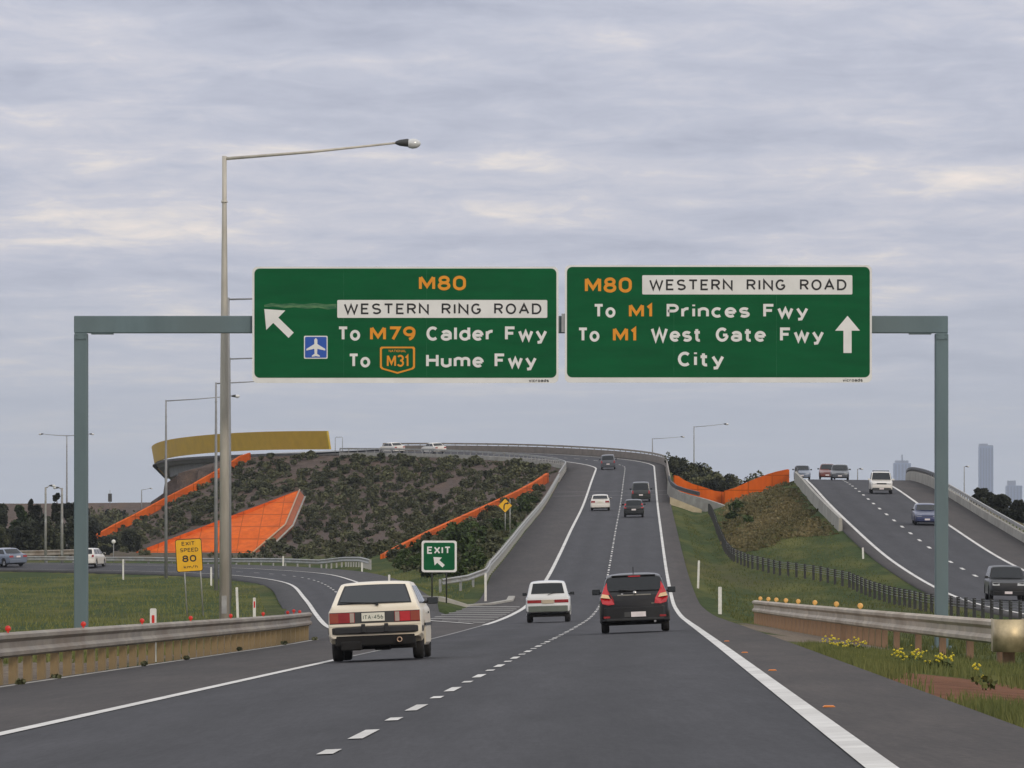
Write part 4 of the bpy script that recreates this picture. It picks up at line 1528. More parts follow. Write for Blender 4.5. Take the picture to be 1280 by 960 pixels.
bn = [Vector((-.14, .35, 0))] + bn + [Vector((.40, .35, 0))]
mb.sweep(bn, [(0, .30), (0, .86), (-.012, .86), (-.012, .30)], smooth=True)
o = mb.build('end_terminal', M['galv_warm'], gr2)
lg = MB(); lg.box((.12, -.2, .0), (.20, .16, 1.0)); lg.build('end_post', M['post_brown'], gr2)

# barriers along the hill road
sts = np.arange(main_y(362), MAIN.s[I_BRIDGE - 3], 6)
U_L = lambda st: -(3.5 + float(main_sl(st))) - .12
lp = [MAIN.at(st, U_L(st)) for st in sts]
n1 = int(np.argmin(np.abs(sts - main_y(700))))
guardrail('pale guardrail climbing the hill along the left shoulder of the main road', [T(-3.9, 350), T(-2.9, 353.5), T(-2.25, 357.5)] + lp[:n1 + 1], 1, 4.2, 6, m='galv', mpost='galv', h=1.0)


def rail_wall(label, pts, h0, h1, m_wall, step, cat='barrier', th=.3, top_rail=None, mpost='galv', name='bridge_barrier', pstep=3.0, ph=.55):
    pts = [Vector(p) for p in pts]
    root = empty(name, pts[0]); tag(root, label, cat)
    path = [p - pts[0] for p in resample(pts, step)]
    mb = MB()
    mb.sweep(path, [(-th / 2, -.25), (-th / 2 * .7, h0), (th / 2 * .7, h0), (th / 2, -.25)])
    mb.build('concrete_wall', M[m_wall], root)
    if top_rail:
        mb = MB(); mb.sweep(path, [(-.06, h0 + ph - .22), (-.06, h0 + ph), (.06, h0 + ph), (.06, h0 + ph - .22)])
        mb.build('top_rail', M[top_rail], root)
        me = None
        for p in [p - pts[0] for p in resample(pts, pstep)][:99]:
            if me is None:
                q = MB(); q.box((0, 0, h0 + ph / 2 - .05), (.12, .12, ph - .06)); me = q.mesh('post'); me.materials.append(M[mpost])
            o = bpy.data.objects.new('post', me); COL.objects.link(o); o.parent = root; o.location = p
    return root


rail_wall('pale concrete barrier with white posts round the inside of the hilltop curve', lp[n1:], .34, 0, 'concrete', 4, top_rail='galv', pstep=2.4, ph=.62, th=.2)
rp_ = [MAIN.at(st, 4.95) for st in np.arange(main_y(604), MAIN.s[I_BRIDGE + 1], 6)]
rail_wall('grey brown barrier round the outside of the hilltop curve', rp_, .78, 0, 'concrete_brown', 4, top_rail='galv_old', pstep=3.2, ph=.35)
# bridge opening on the right: short curved wing barrier with dark rail and cream wing wall
wing = [P(836, 601, 604), P(839, 608, 603), P(846, 613.5, 601), P(858, 617.5, 599), P(874, 621.5, 597), P(890, 626, 595), P(907, 632, 592)]
root = rail_wall('grey concrete wing barrier turning off the main road beside the orange wall', [p + Vector((0, 0, -.95)) for p in wing], .95, 0, 'concrete', 2, name='wing_barrier', th=.34)
mb = MB(); o0 = wing[0] + Vector((0, 0, -.95))
mb.sweep([p - o0 + Vector((0, 0, .14)) for p in wing[:5]], [(-.08, 0), (-.08, .36), (.08, .36), (.08, 0)])
mb.build('dark_rail', M['dark_rail'], root)
wl = empty('wing_wall', P(836, 637, 594)); tag(wl, 'cream concrete wing wall under the grey barrier at the top of the grass strip', 'retaining wall')
o0 = P(836, 637, 594)
mb = MB(); wf = [P(837.5, 621, 594), P(877, 637, 594), P(877, 646, 594), P(837.5, 646, 594)]
mb.prism([((p - o0).x, (p - o0).z) for p in wf], 0, .5)
mb.build('wall_panel', M['tan_concrete'], wl)

# oncoming carriageway barriers
rs = [RIGHT.at(st, RMED - .15) for st in np.arange(RIGHT.st_of_y(438), RIGHT.st_of_y(640), 6)]
rail_wall('pale concrete median barrier at the left edge of the oncoming crest', rs, .80, 0, 'concrete', 5, top_rail=None, name='median_barrier')
rd = [RIGHT.at(st, RMED - .15) for st in np.arange(RIGHT.st_of_y(606), RIGHT.st_of_y(660), 6)]
o = MB(); o0 = rd[0]
rt = empty('bridge_rail', o0); tag(rt, 'short dark steel rail beside the orange wall at the oncoming crest', 'barrier')
o.sweep([p - o0 for p in rd], [(-.08, .78), (-.08, 1.22), (.08, 1.22), (.08, .78)]); o.build('rail', M['dark_rail'], rt)
q = MB()
for p in rd[::2]: q.box(p - o0 + Vector((0, .1, .5)), (.10, .10, .9))
q.build('bracket', M['dark_rail'], rt)
rs = [RIGHT.at(st, RSHO + .1) for st in np.arange(RIGHT.st_of_y(300), RIGHT.st_of_y(520), 6)]
rail_wall('long pale guardrail wall along the right side of the oncoming road', rs, .55, 0, 'concrete', 5, top_rail='galv', pstep=3.5, ph=.45, name='roadside_barrier')
rs = [RIGHT.at(st, RSHO + .1) for st in np.arange(RIGHT.st_of_y(518), RIGHT.st_of_y(690), 6)]
rail_wall('concrete bridge parapet with a dark rail at the right of the oncoming crest', rs, .9, 0, 'concrete', 5, top_rail='dark_rail', mpost='dark_rail', pstep=4, ph=.42)

# exit ramp guardrails on the far side
gA = [P(462, 709, 470), P(450, 706.5, 490), P(430, 706, 510), P(400, 705.3, 525), P(350, 704, 535), P(300, 702.5, 545), P(240, 701, 555), P(180, 699.5, 560), P(112, 697.5, 565), P(60, 696.4, 568), P(0, 695, 572), P(-80, 693, 580)]
gA = [T(p.x, p.y, 0.0) for p in gA]
guardrail('weathered guardrail along the far side of the exit ramp', gA, -1, 3.2, 4, m='galv', mpost='galv', deep=1.1)
gB = [T(PX(q, y), y, .0) for q, y in ((122, 648), (95, 640), (60, 634), (30, 630), (0, 627), (-80, 620))]
guardrail('second guardrail behind the first at the far left, below the dark trees', gB, -1, 4, 4, m='galv_old', mpost='post', deep=1.3, h=1.25)
gC = [T(PX(582, 330), 330), T(PX(590, 322), 322), T(PX(600, 318), 318), MAIN.at(main_y(312), -7.3), MAIN.at(main_y(318), -7.25)]
# wire fence in the median
FW = []
for q in ((1296, 781), (1280, 779), (1240, 776), (1200, 772), (1160, 766), (1121, 757), (1085, 746), (1061, 735), (1018, 726), (974, 719.5), (938, 711), (916, 702), (907, 692), (900, 676), (894.5, 660), (886, 642)):
    h = ground_at(q[0], q[1], 180, 800)
    if not FW or h.y > FW[-1][1] + 2: FW.append((h.x, h.y))
fpts = [T(x, y) for x, y in FW]
root = empty('median_fence', fpts[0]); tag(root, 'dark wire rope safety fence with close posts winding along the grass median', 'fence')
fp = resample([(x, y, 0) for x, y in FW], 3.6)
print('FENCE', len(fp), [(round(a, 1), round(b, 1)) for a, b in FW])
fp = [T(p.x, p.y) for p in fp]
me = None
for p in fp[:98]:
    if me is None:
        q = MB(); q.box((0, 0, .36), (.145, .07, 1.0)); q.box((0, 0, .875), (.165, .085, .03)); me = q.mesh('post'); me.materials.append(M['post_dark'])
    o = bpy.data.objects.new('post', me); COL.objects.link(o); o.parent = root; o.location = p - fpts[0]
fr = [p - fpts[0] for p in fp]
for z_ in (.48, .60, .72, .82):
    mb = MB(); mb.tube([p + Vector((0, 0, z_)) for p in fr], .016, 5); mb.build('cable', M['cable'], root)

# guide posts
GP = 'white guide posts along the road edges'
def guide_post(label, px, Y, pyt=None, red=False, h=1.05, lean=0.0, wd=.115):
    x = PX(px, Y); g = terrain(x, Y)
    root = empty('guide_post', (x, Y, g), (0, R(lean), 0)); tag(root, label, 'guide post', GP)
    s_ = F / Y
    if pyt is not None: h = max(.7, min(1.5, (645 - pyt) / s_ - g))
    mb = MB(); mb.prism(rrect(-wd / 2, -.25, wd / 2, h, .03, 4), -.02, .02); mb.build('post', M['white_plastic'], root)
    if not red: return
    q = MB(); q.prism(rrect(-.028, h - .38, .028, h - .14, .012, 3), -.026, -.0205); q.build('reflector', M['red_reflect' if red else 'trim_grey'], root)


guide_post('white guide post with a red reflector just behind the left guardrail', 191.5, 131, 760.5, True, wd=.135)
guide_post('leaning white guide post right of the big lamp', 297.5, 255, 734, False, lean=-2, wd=.10)
guide_post('white guide post with a red reflector beside the exit ramp mouth', 318, 236, 747, True, wd=.11)
guide_post('guide post left of the ramp curve beside the fourth lamp', 264, 400, 709)
guide_post('guide post at the ramp edge right of the white ramp car', 154, 440, 699)
guide_post('guide post in front of the ramp guardrail below the mulched slope', 354, 462, 695)
guide_post('guide post by the end of the ramp guardrail', 452.5, 440, 703)
guide_post('short guide post seen just above the roof of the cream hatchback', 486.5, 340, 719)
guide_post('white guide post at the foot of the uphill guardrail, right of the EXIT sign', 607, 316, 704)
guide_post('higher of the two white guide posts right of the main road on the grass strip', 872.5, 345, 695, lean=2)
guide_post('lower white guide post on the grass strip, nearest the right guardrail', 900, 268, 733.5, wd=.15)
guide_post('white guide post in the median between fence and oncoming road', 1079, 392, 687.5, lean=-2)

# raised orange pavement markers
for lab, Y in (('orange pavement marker nearest the camera beside the right edge line', 52.7), ('second orange pavement marker from the front on the right shoulder', 76.6), ('third orange pavement marker on the right shoulder', 98.5), ('farthest clear orange pavement marker on the right shoulder', 121)):
    p = MAIN.at(main_y(Y), 3.72, .0)
    root = bpy.data.objects
    mb = MB(); mb.prism([(-.055, 0), (.055, 0), (.038, .016), (-.038, .016)], -.05, .05)
    o = mb.build('road_marker', M['orange_mark'], None, bevel=.004, loc=p)
    tag(o, lab, 'road marker', 'orange markers along the right edge line')

# ------------------------------------------------------------------ orange walls
def ribbon_wall(label, tops, hts, m='orange_wall', th=.35, edge=None):
    """a wall whose top follows points; hts = visible heights"""
    tops = [Vector(p) for p in tops]
    n = len(tops)
    root = empty('retaining_wall', tops[0]); tag(root, label, 'retaining wall', None)
    o0 = tops[0]
    if isinstance(hts, (int, float)): hts = [hts] * n
    mb = MB(); vs = []
    for i, p in enumerate(tops):
        t = tops[min(i + 1, n - 1)] - tops[max(i - 1, 0)]; t.z = 0; t.normalize()
        r = Vector((t.y, -t.x, 0)) * th / 2
        q = p - o0
        for s_, z_ in ((1, 0), (1, -hts[i]), (-1, -hts[i]), (-1, 0)):
            vs.append(q + r * s_ + Vector((0, 0, z_)))
    fs = []
    for i in range(n - 1):
        for k in range(4):
            fs.append((i * 4 + k, i * 4 + (k + 1) % 4, (i + 1) * 4 + (k + 1) % 4, (i + 1) * 4 + k))
    fs += [(0, 1, 2, 3), tuple((n - 1) * 4 + k for k in (3, 2, 1, 0))]
    mb.add(vs, fs)
    mb.build('wall_panel', M[m], root)
    if edge:
        mb = MB()
        mb.sweep([p - o0 for p in tops], [(-th / 2 - .06, 0.003), (-th / 2 - .06, .12), (th / 2 + .06, .12), (th / 2 + .06, 0.003)])
        mb.build('coping', M[edge], root)
    return root


ribbon_wall('long orange coping wall stepping down the left end of the hill below the gold bridge', COPING, [1.0, 1.4, 1.4, 1.5, 1.5, 1.55, 1.5, 1.45, 1.35, 1.2])
# low orange wall climbing the slope left of the main road
bw = []
for q in ((478, 697), (500, 688), (530, 674), (560, 660.5), (590, 647.5), (620, 634), (645, 623), (668, 611.5), (684, 602)):
    g = ground_at(q[0], q[1] + 1.5, 340)
    bw.append(g)
ribbon_wall('low orange wall climbing diagonally from the EXIT sign to the hill road', [p + Vector((0, 0, h_)) for p, h_ in zip(bw, (.35, .55, .65, .7, .75, .8, .85, .95, 1.1))], [.9, 1.2, 1.3, 1.3, 1.4, 1.5, 1.5, 1.6, 1.8])
# big triangular wall on the hill face
A_, B_, C_, D_ = P(170, 690, 765), P(374, 612.5, 800), P(356, 656, 778), P(312, 694, 765)
root = empty('retaining_wall', A_); tag(root, 'large triangular orange panelled wall standing out of the mulched hill', 'retaining wall')
E_ = A_ + Vector((0, 0, -1.5)); D2 = D_ + Vector((0, 0, -1.5))
mb = MB()
front = [p - A_ for p in (A_, E_, D2, D_, C_, B_)]
back = [p + Vector((0, 2.2, 0)) for p in front]
mb.add(front + back, [tuple(range(6)), tuple(range(11, 5, -1))] + [(i, (i + 1) % 6, (i + 1) % 6 + 6, i + 6) for i in range(6)])
mb.build('wall_panel', M['orange_wall'], root)
mb = MB()
e1 = [p - A_ + Vector((.06, -.06, .05)) for p in (B_, C_, D_)]
mb.tube(e1, .10, 6); mb.build('coping', M['orange_edge'], root)
mb = MB()
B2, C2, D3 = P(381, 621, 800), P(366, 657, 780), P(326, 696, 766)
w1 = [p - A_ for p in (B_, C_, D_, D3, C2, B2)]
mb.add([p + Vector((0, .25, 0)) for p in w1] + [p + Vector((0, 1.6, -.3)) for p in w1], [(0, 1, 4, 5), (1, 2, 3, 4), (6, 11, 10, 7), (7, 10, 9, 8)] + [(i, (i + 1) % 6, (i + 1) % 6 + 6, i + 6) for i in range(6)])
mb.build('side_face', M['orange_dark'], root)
mb = MB(); mb.tube([p - A_ for p in (B2, C2, D3)], .13, 6); mb.build('drain_edge', M['concrete'], root)

# right pair of orange walls between the carriageways
ribbon_wall('orange wall dropping down from the main road toward the dip between the carriageways', [P(842, 594, 640), P(848, 595, 640), P(855, 600, 640), P(866, 605, 640), P(880, 609, 640), P(893, 613.5, 640), P(905, 615, 640)], [2.4] * 7)
ribbon_wall('orange wall rising up to the crest of the oncoming road', [P(905, 613.5, 638.5), P(918, 610, 638.5), P(930, 604.5, 638.5), P(945, 598, 638.5), P(960, 592.5, 638.5), P(972, 589, 638.5), P(984, 586.5, 638.5), P(986.5, 587, 638.5)], [2.4] * 8)
mb = MB()

# ------------------------------------------------------------------ gold bridge
i0 = I_BRIDGE - 2
bs = np.arange(MAIN.s[i0], MAIN.s[-1] - 2, 3.0)
def bl(st, u, dz): return MAIN.at(st, u, dz)
o0 = bl(bs[0], -6.6, 0)
root = empty('gold_bridge', o0); tag(root, 'curved flyover with tall gold parapet panels above the left end of the hill', 'bridge')
ztop = curve([0, 20, 50, 80, 200], [2.95, 3.0, 2.75, 2.35, 2.2])
mb = MB(); n = len(bs); vs = []
for k, st in enumerate(bs):
    d = st - bs[0]
    zt = float(ztop(d))
    for u, z_ in ((-7.2, zt), (-6.75, zt - 2.55), (-6.45, zt - 2.55), (-6.9, zt)):
        vs.append(bl(st, u, 0) - o0 + Vector((0, 0, z_ - (float(np.interp(st, MAIN.s, MAIN.cs)) * u))))
fs = []
for i in range(n - 1):
    for k in range(4):
        fs.append((i * 4 + k, i * 4 + (k + 1) % 4, (i + 1) * 4 + (k + 1) % 4, (i + 1) * 4 + k))
fs += [(0, 1, 2, 3)]
mb.add(vs, fs)
mb.build('parapet', M['gold'], root)
mb = MB()
d0 = (bl(bs[0] + 3, 0, 0) - bl(bs[0], 0, 0)).normalized()
pp = [Vector(v) for v in vs[:4]]
mb.add([p - d0 * .02 for p in pp] + [p - d0 * .5 for p in pp], [(0, 1, 2, 3), (7, 6, 5, 4)] + [(i, (i + 1) % 4, (i + 1) % 4 + 4, i + 4) for i in range(4)])
mb.build('end_panel', M['gold_edge'], root)
mb = MB(); vs = []
for st in bs[2:]:
    for u, z_ in ((-6.7, .25), (-6.0, -.55), (-4.6, -.7), (-4.3, -2.0), (4.3, -2.0), (4.6, -.7), (6.4, .2)):
        vs.append(bl(st, u, 0) - o0 + Vector((0, 0, z_)))
mb.add(vs, [(i * 7 + k, i * 7 + (k + 1) % 7, (i + 1) * 7 + (k + 1) % 7, (i + 1) * 7 + k) for i in range(len(bs) - 3) for k in range(7)])
mb.build('deck', M['concrete_dark'], root)
for st, w_ in ((bs[9], 1.2), (bs[15], 1.2), (bs[22], 1.4), (bs[-6], 1.4)):
    for u in (-3.4, 3.0):
        p = bl(st, u, 0); g = terrain(p.x, p.y)
        mb = MB(); mb.box((p.x - o0.x, p.y - o0.y, (p.z - 1.9 + g - .5) / 2 - o0.z), (w_ * 1.3, w_, p.z - 1.9 - g + .5))
        mb.build('pier', M['concrete_dark'], root, bevel=.08)
p = bl(bs[3], 0, 0)
mb = MB(); hh = MAIN.head(bs[3])
mb.box((p.x - o0.x, p.y - o0.y, p.z - 2.2 - o0.z), (12.6, 1.2, 3.2), mat=Matrix.Rotation(hh, 3, 'Z'))
mb.build('abutment', M['concrete_dark'], root)
# slim steel hoop beside the gold panel end
p = bl(bs[0] - 3, -6.7, 0)
root = empty('hoop_gantry', p); tag(root, 'thin grey hoop frame standing right of the gold panel end', 'frame')
mb = MB(); mb.tube([(-.5, 0, 0), (-.5, 0, 2.3), (-.42, 0, 2.42), (.42, 0, 2.42), (.5, 0, 2.3), (.5, 0, 0)], .045, 6); mb.build('hoop', M['pole_far'], root)


# ------------------------------------------------------------------ vehicles
def interp(tab, y):
    return float(np.interp(y, [a for a, b in tab], [b for a, b in tab]))


class Car:
    def __init__(c, name, label, loc, rot, L, W, H, belt, k, prof, paint, sill=.21, r=.30, ax=(-.62, .64), plan=None, overhang=.30, cat='car', roofc=.03, round_=.05, under=None, tyre_w=.19, axle=None, glass='glass2'):
        c.L, c.W, c.H, c.belt, c.k, c.prof, c.paint, c.r = L, W, H, belt, k, prof, paint, r
        c.roofc, c.round_ = roofc, round_
        c.sill, c.oh = sill, overhang
        c.glass = glass
        hl = L / 2
        c.plan = plan or [(-hl, .945), (-hl + .06, .975), (-hl + .35, 1.0), (hl - .8, 1.0), (hl - .3, .965), (hl - .08, .88), (hl, .80)]
        c.ax = axle or (ax[0] * hl, ax[1] * hl)
        c.root = empty(name, loc, rot)
        tag(c.root, label, cat)
        c.body()
        c.wheels(tyre_w)

    def w(c, y): return c.W / 2 * interp(c.plan, y)

    def top(c, y): return interp(c.prof, y)

    def zb(c, y):
        hl = c.L / 2
        b = interp([(-hl, c.oh), (-hl + .35, c.oh - .04), (-hl + .6, c.sill), (hl - .6, c.sill), (hl - .2, c.sill + .03), (hl, c.sill + .06)], y)
        ra = c.r + .055
        for a in c.ax:
            d = abs(y - a)
            if d < ra: b = max(b, c.r + math.sqrt(ra * ra - d * d) - .005)
        return b

    def beltz(c, y):
        return min(c.belt, c.top(y) - .02)

    def side_x(c, y, z):
        """half width of the body at height z"""
        w_, sh = c.w(y), c.beltz(y)
        if z <= sh:
            f = (z - .3) / max(sh - .3, .1)
            return w_ - .018 * max(f, 0) ** 2 * 1.6 - (.035 * max(0, f - .86) / .14 if f > .86 else 0)
        return w_ - .055 - c.k * (z - sh)

    def ring(c, y, inset=1.0):
        w_ = c.w(y) * inset
        b, sh, t = c.zb(y), c.beltz(y), c.top(y)
        pts = [(0, b), (w_ - .20, b), (w_ - .05, b + .012), (w_ - .008, b + .06)]
        for f in (.35, .6, .8, .93):
            z = b + .06 + (sh - .03 - b - .06) * f
            ff = max(0, (z - .3) / max(sh - .3, .1))
            pts.append((w_ - .022 * ff ** 2, z))
        pts.append((w_ - .055, sh))
        rc = min(c.round_, (t - sh) * .45)
        xr = w_ - .055 - c.k * (t - rc - sh)
        for f in (.35, .7, 1.0):
            pts.append((w_ - .055 + (xr - w_ + .055) * f, sh + (t - rc - sh) * f))
        pts.append((xr - rc * .45, t - rc * .28))
        pts.append((xr - rc * 1.3, t))
        cr = c.roofc * min(1, (t - sh) / .3)
        pts.append((xr * .5, t + cr * .75))
        pts.append((0, t + cr))
        return pts

    def body(c):
        hl = c.L / 2
        ys = set(np.round(np.linspace(-hl, hl, 46), 3).tolist())
        for a, _ in c.prof: ys.add(round(a, 3))
        for a in c.ax:
            for q in np.linspace(-1, 1, 15): ys.add(round(a + q * (c.r + .056), 3))
        ys = sorted(ys)
        vs = []; fs = []; rings = []
        for y in ys:
            e = 1.0
            if y == ys[0] or y == ys[-1]: e = .972
            rg = c.ring(y, e)
            full = [(x, z) for x, z in rg] + [(-x, z) for x, z in rg[-2:0:-1]]
            rings.append(full)
        n = len(rings[0])
        for y, rg in zip(ys, rings):
            vs += [(x, y, z) for x, z in rg]
        for i in range(len(ys) - 1):
            for k in range(n):
                fs.append((i * n + k, i * n + (k + 1) % n, (i + 1) * n + (k + 1) % n, (i + 1) * n + k))
        half = len(c.ring(0))
        # closing faces front and rear, as strips between left and right
        for base in (0, (len(ys) - 1) * n):
            for k in range(1, half - 2):
                fs.append((base + k, base + k + 1, base + n - k - 1, base + n - k))
            fs.append((base, base + 1, base + n - 1))
            fs.append((base + half - 2, base + half - 1, base + half))
        mb = MB(); mb.add(vs, fs, 0, True)
        o = mb.build('body', M[c.paint], c.root)
        for p in o.data.polygons: p.use_smooth = True
        try:
            o.data.set_sharp_from_angle(angle=R(38))
        except Exception:
            pass
        c.bodyo = o
        # dark floor pan between the wheels
        u = MB(); u.box((0, 0, c.sill + .03), (c.W - .30, c.L - .5, .10))
        u.box((0, -hl + .35, c.oh + .02), (c.W - .34, .5, .12))
        for a in c.ax: u.tube([(-c.W / 2 + .25, a, c.r), (c.W / 2 - .25, a, c.r)], .045, 8)
        for a in c.ax: u.box((0, a, c.r + .10), (c.W - .16, 2 * c.r - .06, .30))
        u.build('underbody', M['under'], c.root)

    def wheels(c, tw):
        r = c.r
        tm = MB(); tm.lathe([(-tw / 2, r * .62), (-tw / 2, r * .90), (-tw / 2 + .025, r * .985), (-.02, r), (.02, r), (tw / 2 - .025, r * .985), (tw / 2, r * .90), (tw / 2, r * .62)], 28)
        tme = tm.mesh('tyre'); tme.materials.append(M['tyre'])
        rm = MB(); rm.lathe([(-tw / 2 + .03, 0), (-tw / 2 + .03, r * .6), (-tw / 2 + .01, r * .63), (tw / 2 - .01, r * .63), (tw / 2 - .03, r * .58), (tw / 2 - .045, r * .3), (tw / 2 - .02, r * .14), (tw / 2 - .02, 0)], 20)
        rme = rm.mesh('rim'); rme.materials.append(M['rim'])
        for a in c.ax:
            for s in (-1, 1):
                wq = empty('wheel', (s * (c.W / 2 - tw / 2 - .035), a, r)); wq.parent = c.root
                for me, nm in ((tme, 'tyre'), (rme, 'rim')):
                    o = bpy.data.objects.new(nm, me); COL.objects.link(o); o.parent = wq
                    if s < 0: o.rotation_euler = (0, 0, math.pi)

    # --- points on the rear / front skin
    def rear_y(c, z):
        for (a, za), (b, zb_) in zip(c.prof[:-1], c.prof[1:]):
            if zb_ >= z and zb_ > za:
                if z <= za: return a
                return a + (z - za) / (zb_ - za) * (b - a)
        return c.prof[-1][0]

    def front_y(c, z):
        p = c.prof[::-1]
        for (a, za), (b, zb_) in zip(p[:-1], p[1:]):
            if zb_ >= z and zb_ > za:
                if z <= za: return a
                return a + (z - za) / (zb_ - za) * (b - a)
        return p[-1][0]

    def skin(c, name, poly, m, end='rear', out=.008, th=.02, parent=None, xscale=1.0):
        f = c.rear_y if end == 'rear' else c.front_y
        s = -1 if end == 'rear' else 1
        n = len(poly)
        vs = [(x, f(z) + s * out, z) for x, z in poly] + [(x, f(z) - s * th, z) for x, z in poly]
        mb = MB()
        mb.add(vs, [tuple(range(n)), tuple(range(2 * n - 1, n - 1, -1))] + [(i, (i + 1) % n, (i + 1) % n + n, i + n) for i in range(n)])
        return mb.build(name, M[m], parent or c.root)

    def screen(c, name, z0, z1, margin, end='rear', m=None, nz=6, out=.012, mb_=None):
        """rear window or windscreen following the slope; margin from the body side"""
        f = c.rear_y if end == 'rear' else c.front_y
        s = -1 if end == 'rear' else 1
        mb = MB(); vs = []; nx = 9
        for i in range(nz):
            z = z0 + (z1 - z0) * i / (nz - 1)
            y = f(z)
            x = c.side_x(y, c.beltz(y) + 1e-4) - c.k * (z - c.beltz(y)) - margin
            for q in range(nx):
                t = -1 + 2 * q / (nx - 1)
                vs.append((x * t, y + s * (out + .035 * (1 - t * t) * .6), z + .012 * (1 - t * t)))
        fs = [(i * nx + q, i * nx + q + 1, (i + 1) * nx + q + 1, (i + 1) * nx + q) for i in range(nz - 1) for q in range(nx - 1)]
        n0 = len(vs)
        vs2 = [(x, y - s * .025, z) for x, y, z in vs]
        edge = [(0 * nx + q) for q in range(nx)] + [i * nx + nx - 1 for i in range(1, nz)] + [(nz - 1) * nx + q for q in range(nx - 2, -1, -1)] + [i * nx for i in range(nz - 2, 0, -1)]
        fs += [(edge[i], edge[(i + 1) % len(edge)], edge[(i + 1) % len(edge)] + n0, edge[i] + n0) for i in range(len(edge))]
        mb.add(vs + vs2, fs, 0, False)
        o = mb.build(name, M[m or c.glass], c.root)
        return o

    def side_glass(c, quads, m=None):
        """quads: list of polygons of (y, z) on the right side; mirrored"""
        for poly in quads:
            for s in (1, -1):
                mb = MB(); n = len(poly)
                vs = [(s * (c.side_x(y, z) + .006), y, z) for y, z in poly] + [(s * (c.side_x(y, z) - .02), y, z) for y, z in poly]
                mb.add(vs, [tuple(range(n)), tuple(range(2 * n - 1, n - 1, -1))] + [(i, (i + 1) % n, (i + 1) % n + n, i + n) for i in range(n)])
                mb.build('side_window', M[m or c.glass], c.root)

    def mirror(c, y, z, m='trim', sx=.17, sz=.11, sides=(-1, 1)):
        for s in sides:
            x = c.side_x(y, z)
            mb = MB()
            mb.box((s * (x + .02), y, z), (.10, .06, .05))
            mb.box((s * (x + .05 + sx / 2), y - .02, z + .02), (sx, .09, sz))
            o = mb.build('mirror', M[m], c.root, bevel=.02)
            g = MB(); g.box((s * (x + .05 + sx / 2), y - .072, z + .02), (sx * .82, .008, sz * .78)); g.build('glass', M['glass'], o)

    def bumper(c, z0, z1, end='rear', m='trim', out=.045, w_=None, name='bumper', wrap=.45):
        hl = c.L / 2
        s = -1 if end == 'rear' else 1
        wd = w_ or c.w(s * hl * .97)
        pts = [(-wd - .012, s * (hl - wrap)), (-wd - .012, s * (hl - .12)), (-wd + .10, s * (hl + out - .02)), (-wd * .4, s * (hl + out)), (wd * .4, s * (hl + out)), (wd - .10, s * (hl + out - .02)), (wd + .012, s * (hl - .12)), (wd + .012, s * (hl - wrap))]
        inner = [(x * .90, y - s * .10) for x, y in pts]
        n = len(pts)
        vs = [(x, y, z0 + .015) for x, y in pts] + [(x, y, z1 - .02) for x, y in pts] + [(x, y, z1) for x, y in inner] + [(x, y, z0) for x, y in inner]
        fs = []
        for i in range(n - 1):
            for k in range(4):
                fs.append((k * n + i, k * n + i + 1, ((k + 1) % 4) * n + i + 1, ((k + 1) % 4) * n + i))
        fs += [(0, n, 2 * n, 3 * n), (n - 1, 2 * n - 1, 3 * n - 1, 4 * n - 1)]
        mb = MB(); mb.add(vs, fs)
        return mb.build(name, M[m], c.root, bevel=.015)

    def tubes(c, name, path, r, m, n=8, parent=None):
        mb = MB(); mb.tube(path, r, n); return mb.build(name, M[m], parent or c.root)

    def numplate(c, x, z, w_, h, y, m='plate', text=None, s=-1):
        mb = MB(); mb.box((x, y, z), (w_, .012, h))
        o = mb.build('number_plate', M[m], c.root)
        if text:
            word(o, text, x - w_ * .44, x + w_ * .44, z - h * .26, z + h * .22, 'plate_ink', y=y - .0085, bold=.004)
        return o


def rect(x0, x1, z0, z1): return [(x0, z0), (x1, z0), (x1, z1), (x0, z1)]
def mir(poly): return [(-x, z) for x, z in poly][::-1]
M['shaded_lower'] = mat('shaded_lower_bumper', (0.13, 0.145, 0.12), None, 3, .5)  # small white hatchback's lower bumper: its shadow put into a grey-green colour
M['chrome_dark'] = mat('dull_chrome', (0.22, 0.20, 0.16), None, 3, .35, .6)
M['plate_ink'] = mat('plate_ink', (0.10, 0.13, 0.10), None, 4, .5)


def place(path, y, u, dz=.012, yaw=0.0, flip=False):
    st = path.st_of_y(y) if y < 760 else y
    p = path.at(st, u, dz)
    h = path.head(st) + R(yaw); pt = path.pitch(st); rl_ = math.atan(float(np.interp(st, path.s, path.cs)))
    if flip: h += math.pi; pt = -pt; rl_ = -rl_
    return p, (pt, -rl_, h)


def simple_details(c, y_rw, z_rw, y_fw, z_fw, lamps='rear', b_pillar=True):
    pass


def side_sets(c, ya, yb, yc, yd, z0, z1, pillars):
    """side windows between ya (rear bottom) .. yb (rear top) and yc (front top) .. yd (front bottom)"""
    out = []
    def ylo(f): return ya + (yd - ya) * f
    edges = [0] + pillars + [1]
    for i in range(len(edges) - 1):
        f0 = edges[i] + (.012 if i else 0); f1 = edges[i + 1] - (.012 if i < len(edges) - 2 else 0)
        y0, y1 = ylo(f0), ylo(f1)
        t0 = yb if i == 0 else y0
        t1 = yc if i == len(edges) - 2 else y1
        out.append([(y0, z0), (y1, z0), (t1, z1), (t0, z1)])
    c.side_glass(out)


